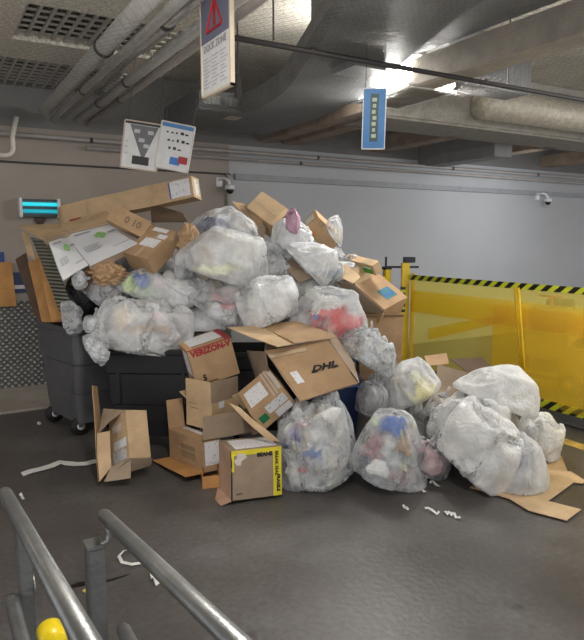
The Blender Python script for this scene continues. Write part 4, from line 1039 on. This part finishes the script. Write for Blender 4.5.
bag('white crinkled bag in the centre above the courier carton', 266, 303, 66, 56, 5.75, 4, 45, -20, 'film milk', 'white', d=.45)
bag('clear bag with a salmon-pink carton inside, centre left', 219, 307, 62, 48, 5.95, 1, 100, 40, 'film clear', 'pale', d=.42, bits=[(229, 296, 26, 22, PK), (229, 300, 18, 10, WT)])
bag('bluish-white bag left of the bag with the salmon-pink carton', 181, 297, 62, 54, 6.2, 5, 170, -20, 'film milk', 'white', d=.42)
bag('clear bag of green and blue wrappers on the left shoulder', 146, 288, 58, 42, 6.15, 3, 30, 20, 'film clear', 'green', bits=[(142, 280, 18, 14, BL), (130, 285, 16, 20, LG), (165, 283, 16, 12, ('rose2', (.6, .45, .5)))])
bag('huge white bag spilling over the rim of the black cart', 144, 325, 102, 62, 5.85, 7, 60, 12, 'film milk', 'white', d=.6, bits=[(146, 330, 50, 10, TN), (157, 316, 16, 9, RO), (120, 318, 20, 30, ('cream', (.75, .65, .50)))])
bag('open grey bag of crushed film above the dark grey cart', 102, 295, 46, 44, 6.1, 6, 0, 40, 'film grey', 'grey')
bag('small shiny film bundle left of the huge white bag', 97, 320, 28, 26, 5.85, 2, 60, 0, 'film clear', 'pale')
bag('cream lump of film under the small shiny bundle', 100, 334, 18, 18, 5.75, 2, 10, 0, 'film milk', 'white')
bag('twisted film tail hanging off the corner of the black cart', 97, 350, 26, 34, 5.5, 6, 30, 60, 'film clear', 'white')
bag('clear film scrap hanging over the rim of the dark grey cart', 73, 318, 20, 36, 5.95, 6, 70, 80, 'film clear', None)
bag('small film tangle above the scrap on the grey cart', 82, 280, 18, 20, 5.9, 2, 70, 80, 'film clear', 'grey')
bag('thin clear bag bulging behind the box with orange scribble', 334, 231, 18, 32, 6.4, 3, 70, 30, 'film clear', None)
bag('pink plastic bag inside the summit box', 293, 221, 15, 26, 6.0, 4, 70, 10, 'film pink' if 'film pink' in MATS else (film('film pink', (.70, .42, .55), .6, .3, .6) and 'film pink'), 'pale')
bag('grey-white bag low behind the round white bag', 276, 286, 40, 34, 6.1, 2, 150, 10, 'film milk', 'pale')
bag('pale bag filling the gap above the red lettered box', 205, 318, 60, 26, 6.1, 3, 0, 0, 'film milk', 'white')
bag('white bag peeping out between largest upper bag and left boxes', 186, 262, 26, 36, 6.1, 4, 60, 0, 'film clear', 'grey')
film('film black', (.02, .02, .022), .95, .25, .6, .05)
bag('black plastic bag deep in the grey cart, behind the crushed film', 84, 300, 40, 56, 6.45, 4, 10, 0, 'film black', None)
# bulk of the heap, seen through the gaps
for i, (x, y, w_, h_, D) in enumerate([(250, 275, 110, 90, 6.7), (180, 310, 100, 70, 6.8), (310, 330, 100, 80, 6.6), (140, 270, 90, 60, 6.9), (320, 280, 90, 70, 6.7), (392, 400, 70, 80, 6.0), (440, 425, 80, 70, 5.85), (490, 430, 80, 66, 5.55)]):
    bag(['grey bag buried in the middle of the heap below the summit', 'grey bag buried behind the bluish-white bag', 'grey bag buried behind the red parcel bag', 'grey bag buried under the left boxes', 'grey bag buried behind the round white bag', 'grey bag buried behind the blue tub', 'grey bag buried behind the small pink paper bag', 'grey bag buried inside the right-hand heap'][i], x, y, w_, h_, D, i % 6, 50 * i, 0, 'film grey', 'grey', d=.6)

# crumpled brown paper
def crumple(label, cx, cy, w_, h_, D, key, seed, name='crumpled_paper', cat='paper'):
    bm = bmesh.new(); bmesh.ops.create_icosphere(bm, subdivisions=4, radius=1); sd = Vector((seed * 7.3, 1, 2))
    for v in bm.verts:
        n = v.co.copy(); q = n + noise.noise_vector(n * 1.3 + sd) * .5
        r = .75 + .5 * abs(noise.noise(q * 2.2 + sd)) + .35 * abs(noise.noise(q * 5 + sd))
        n *= r; v.co = rgt * (n.x * w_ * D / FPX / 2) + fh * (n.y * (w_ + h_) * D / FPX / 4) + Vector((0, 0, n.z * h_ * D / FPX / 2))
    o = fin(name, bm, cardboard(key), None, False, loc=pt(cx, cy, D)); tag(o, label, cat); return o
crumple('crumpled brown paper in front of the white flattened cartons', 107, 274, 42, 24, 6.05, 'tan', 1)
crumple('wad of crumpled brown paper stuffed beside the box with two labels', 189, 240, 22, 34, 6.05, 'tan', 2)
crumple('crushed dark paper beneath the crumpled brown paper', 88, 280, 30, 26, 6.05, 'dark', 3)

# ------------------------------------------------------------------ yellow barrier at right
FX = 5.79
yf1 = yellow_film('yellow sheet light', (1, .95, .56), .24, (1.0, .86, .30))
yf2 = yellow_film('yellow sheet deep', (.97, .85, .28), .19, (.95, .74, .05))
def curtain(y0, y1, z0, z1, x, m, name, parent, amp=.03, n=60, nz=14, ph=0.):
    bm = bmesh.new(); g = []
    for i in range(n + 1):
        row = []
        for j in range(nz + 1):
            y = y0 + (y1 - y0) * i / n; z = z0 + (z1 - z0) * j / nz
            dx = amp * (math.sin(y * 4.1 + ph + z * 1.5) * .5 + .5 * math.sin(y * 9.3 + ph * 2 - z * 3)) * (1 - .6 * j / nz)
            row.append(bm.verts.new((x + dx, y, z)))
        g.append(row)
    for i in range(n):
        for j in range(nz): bm.faces.new((g[i][j], g[i + 1][j], g[i + 1][j + 1], g[i][j + 1]))
    o = fin(name, bm, m, parent, True)
    sd = o.modifiers.new('solid', 'SOLIDIFY'); sd.thickness = .002
    return o
t = empty('barrier_curtain', (0, 0, 0)); tag(t, 'see-through yellow plastic barrier with black and yellow striped edging', 'barrier')
curtain(6.62, -1.0, .17, 1.46, FX, yf1, 'sheet', t)
curtain(6.6, -1.0, .98, 1.28, FX + .06, yf2, 'sheet', t, ph=1.3, nz=5)
curtain(5.2, -1.0, .17, 1.22, FX + .10, yf2, 'sheet', t, ph=2.2)
bm = bmesh.new(); vs = [bm.verts.new(v) for v in ((FX + .08, 6.3, .62), (FX + .08, 5.0, 1.02), (FX + .08, 5.0, 1.12), (FX + .08, 6.3, .78))]; bm.faces.new(vs)
o = fin('strap', bm, yf2, t); o.modifiers.new('s', 'SOLIDIFY').thickness = .003
for z0, z1 in ((1.43, 1.50), (.14, .235)):
    bm = bmesh.new(); n = 40
    for i in range(n):
        ya, yb = 6.62 - 7.62 * i / n, 6.62 - 7.62 * (i + 1) / n
        f_ = lambda y: FX - .012 + .004 * math.sin(y * 5)
        zz = lambda y: 0
        vv = [bm.verts.new(v) for v in ((f_(ya), ya, z0 + zz(ya)), (f_(yb), yb, z0 + zz(yb)), (f_(yb), yb, z1 + zz(yb)), (f_(ya), ya, z1 + zz(ya)))]; bm.faces.new(vv)
    bmesh.ops.remove_doubles(bm, verts=bm.verts[:], dist=.0005)
    o = fin('striped_edging', bm, hazard_fence, t); o.modifiers.new('s', 'SOLIDIFY').thickness = .004
rail = box_obj('bottom_rail', FX + .02, FX + .10, -1, 6.6, .03, .15, mat('rail grey', (.16, .165, .18), .5), t)
box_obj('foot_rail', FX + .16, FX + .22, -1, 6.6, 0.0, .05, steel, t)
bm = bmesh.new(); tube(bm, [(FX - .04, 4.58, .1), (FX - .04, 4.78, 1.45)], .020, 10); fin('pole', bm, amber, t, True)
bm = bmesh.new(); tube(bm, [(FX - .05, 4.53, .1), (FX - .05, 4.73, 1.45)], .012, 10); fin('pole', bm, yel_paint, t, True)
# gate post
t = empty('barrier_post', (FX + .05, 6.78, 0), -YAW); tag(t, 'yellow steel post with black striped bands at the near end of the barrier', 'post')
box_obj('post', -.055, .055, -.045, .045, 0, 1.66, yel_paint, t, .008)
hz = stripes('hazard post', (.012, .012, .012), (.62, .62, .03), 'Z', .16, 1.0)
box_obj('striped_band', -.066, .0, -.052, .01, .95, 1.32, hz, t, .002)
box_obj('side_post', .075, .12, -.11, -.05, 0, 1.52, amber, t, .008)
box_obj('cap', -.03, .13, -.06, .06, 1.66, 1.74, black_pl, t, .008)
box_obj('bracket', -.26, .20, .05, .075, 1.58, 1.61, black_pl, t)
box_obj('bracket', -.28, -.255, .045, .08, 1.50, 1.74, black_pl, t)
t = empty('barrier_post', (FX - .12, 6.98, 0)); tag(t, 'second yellow post standing just behind the striped one', 'post')
box_obj('post', -.05, .05, -.04, .04, 0, 1.56, yel_paint, t, .008); box_obj('cap', -.055, .055, -.045, .045, 1.56, 1.60, black_pl, t)
box_obj('cross_rail', -.55, -.05, -.02, .02, 1.36, 1.46, yel_paint, t)
# machines behind the barrier
mdark = solid('machine dark', (.10, .09, .07), .5); mgrey = solid('machine grey', (.30, .28, .22), .5); mred = solid('machine red', (.35, .08, .03), .5)
def machine(loc, yaw, sx, label):
    t = empty('pallet_truck', loc, yaw); tag(t, label, 'pallet truck')
    bm = bmesh.new(); bbox(bm, -.55 * sx, .55 * sx, -.32, .32, .16, .62, .05); fin('chassis', bm, mgrey, t)
    bm = bmesh.new(); bbox(bm, -.5 * sx, -.12, -.30, .30, .62, .95, .05); fin('motor_cover', bm, mdark, t)
    bm = bmesh.new(); bbox(bm, .05, .42 * sx, -.22, .22, .62, .72, .04); bbox(bm, .05, .13, -.22, .22, .70, 1.05, .03); fin('seat', bm, mdark, t)
    bm = bmesh.new(); tube(bm, [(-.3, 0, .9), (-.38, 0, 1.12)], .025, 8); tube(bm, [(-.38, -.18, 1.12), (-.38, .18, 1.12)], .018, 8); fin('handle', bm, mred, t, True)
    for x in (-.38 * sx, .38 * sx):
        for y in (-.3, .3):
            bm = bmesh.new(); tube(bm, [(x, y - .05, .15), (x, y + .05, .15)], .15, 18); wh = fin('wheel', bm, mdark, t, True)
            bm = bmesh.new(); tube(bm, [(x, y - .055, .15), (x, y + .055, .15)], .06, 12); fin('hub', bm, mgrey, wh, True)
    for s in (-.2, .2): box_obj('fork', .5 * sx, 1.2 * sx, s - .07, s + .07, .06, .13, mgrey, t)
    return t
machine((7.3, 4.55, 0), R(100), 1.0, 'dim machine with wheels seen through the yellow sheet at far right')
machine((8.6, 6.3, 0), R(20), 1.1, 'farther dim machine seen through the yellow sheet behind the nearer one')
# ------------------------------------------------------------------ handrails near the camera
def rail_set(X, ytop, ynear, z, post_y, label, zend=None):
    t = empty('handrail', (X, post_y, 0)); tag(t, label, 'handrail')
    o = lambda x, y, zz: (x - X, y - post_y, zz)
    bm = bmesh.new(); dn_ = (1.29 - 1.17) / (1.81 - .92); tube(bm, [o(X, ytop, z), o(X, ytop - .015, z + .002), o(X + .03, ynear, z + dn_ * (ytop - ynear))], [.019, .021, .021], 20); fin('rail', bm, steel, t, True)
    return t, o
zr = 1.172
t, o_ = rail_set(.41, 1.82, .2, zr, 1.80, 'galvanised handrail nearer the middle with a flat-topped post')
bm = bmesh.new(); bbox(bm, -.062, -.012, -.03, .03, 0, 1.095, .004); fin('post', bm, steel, t)
bm = bmesh.new(); bbox(bm, -.064, -.010, -.032, .032, 1.095, 1.105, .002); fin('post_cap', bm, steel, t)
bm = bmesh.new(); tube(bm, [(.0, -.02, 1.18), (.004, -.02, 1.13), (.0, -.02, 1.108), (-.02, -.02, 1.10)], .0085, 10); fin('bracket', bm, steel, t, True)
bm = bmesh.new(); tube(bm, [(.03, -.03, .82), (.03, -.045, .825), (.035, -2.3, .86)], [.019, .021, .021], 18); fin('lower_rail', bm, steel, t, True)
t, o_ = rail_set(.165, 2.08, .35, 1.20, 1.98, 'galvanised handrail at far left with two plate posts')
bm = bmesh.new(); bbox(bm, .015, .055, -.03, .03, 0, 1.14, .004); fin('post', bm, steel, t)
bm = bmesh.new(); tube(bm, [(.055, -.01, .93), (.058, -.01, .93)], .03, 14); fin('post_hole', bm, pipe_grey, t)
bm = bmesh.new(); tube(bm, [(-.01, -.01, .90), (-.01, -.03, .903), (0, -2.4, .95)], [.019, .021, .021], 18); fin('lower_rail', bm, steel, t, True)
p = pt(51, 634, 1.45)
t = empty('yellow_cap', p); tag(t, 'bright yellow round plastic cap between the two handrails at the bottom', 'cap')
bm = bmesh.new(); tube(bm, [(0, .03, .005), (0, .02, 0), (0, -.05, -.004)], [.018, .030, .030], 18); fin('cap', bm, solid('cap yellow', (.80, .60, .01), .35), t, True)
bm = bmesh.new(); tube(bm, [(0, -.02, -.02), (0, -.02, -p.z)], .012, 10); fin('stem', bm, steel, t, True)

# ------------------------------------------------------------------ litter on the floor
scrap = solid('scrap white', (.72, .71, .68), .6)
def ribbon(pts2, w_, label, name='paper_strip', cat='paper', group=None, m=scrap, lift=.012, seed=0):
    P_ = [onz(x, y) for x, y in pts2]; bm = bmesh.new(); rows = []; ctr = P_[0].copy(); n = len(P_)
    for i, p in enumerate(P_):
        d = (P_[min(i + 1, n - 1)] - P_[max(i - 1, 0)]).normalized(); s = Vector((-d.y, d.x, 0)) * w_ / 2
        z = .004 + lift * abs(math.sin(i * 1.9 + seed)); rows.append((bm.verts.new(p - s - ctr + Vector((0, 0, z))), bm.verts.new(p + s - ctr + Vector((0, 0, z + lift * .5)))))
    for i in range(n - 1): bm.faces.new((rows[i][0], rows[i + 1][0], rows[i + 1][1], rows[i][1]))
    o = fin(name, bm, m, None, loc=ctr); o.modifiers.new('s', 'SOLIDIFY').thickness = .0015; tag(o, label, cat, group); return o
ribbon([(22, 475), (31, 473), (42, 470), (52, 467), (60, 464), (68, 464), (76, 466), (86, 465), (97, 462)], .08, 'long twisted white strip on the floor at left of the tipped carton')
ribbon([(136, 550), (124, 553), (119, 558), (122, 564), (132, 567), (141, 564), (148, 561)], .02, 'curled white loop of strapping on the floor behind the middle handrail', 'strapping', 'strapping')
sp = [(150, 572, 158, 586, 'bent white scrap between handrail and curled strapping'), (402, 483, 410, 486, 'white scrap just right of the round clear bag'), (413, 488, 426, 494, 'curved white scrap below the small pink paper bag'), (430, 484, 440, 487, 'white scrap at the foot of widest white bag'), (403, 507, 408, 512, 'tiny white scrap nearest the viewer below the pile'), (425, 511, 439, 514, 'thin squiggle of white paper below the pile'), (444, 513, 452, 517, 'bright white curl, left of a pair below the pile'), (450, 516, 460, 519, 'bright white curl, right of a pair below the pile'), (38, 424, 41, 426, 'tiny pale scrap on floor left of the grey cart'), (20, 497, 24, 500, 'small pale scrap beside the far left handrail')]
for i, (x0, y0, x1, y1, lb) in enumerate(sp):
    k_ = 1 if i % 2 else -1
    ribbon([(x0, y0), (x0 * .8 + x1 * .2, y0 - 1.2 * k_), (x0 * .6 + x1 * .4, (y0 + y1) / 2 - 1.4 * k_), (x0 * .4 + x1 * .6, (y0 + y1) / 2 + 1.2 * k_), (x0 * .15 + x1 * .85, y1 + k_), (x1, y1)], .026 if i in (0, 1) else .017, lb, 'paper_scrap', 'paper', 'paper scraps on the floor', lift=.015, seed=i)
ribbon([(84, 593), (87, 591), (89, 593)], .03, 'small yellow crumb on the floor beside the left handrail', 'litter', 'litter', m=solid('crumb', (.6, .42, .08), .6))
tag(fin('floor_stain', (lambda bm: (tube(bm, [onz(66, 588, .001), onz(80, 584, .001), onz(95, 582, .001), onz(110, 580, .001), onz(130, 574, .001)], [.012, .03, .012, .015, .004], 6), bm)[1])(bmesh.new()), solid('stain', (.012, .009, .008), .3)), 'dark wet crack line across the floor near the handrails', 'stain')
o = bpy.data.objects['floor_stain']; o.scale.z = .12
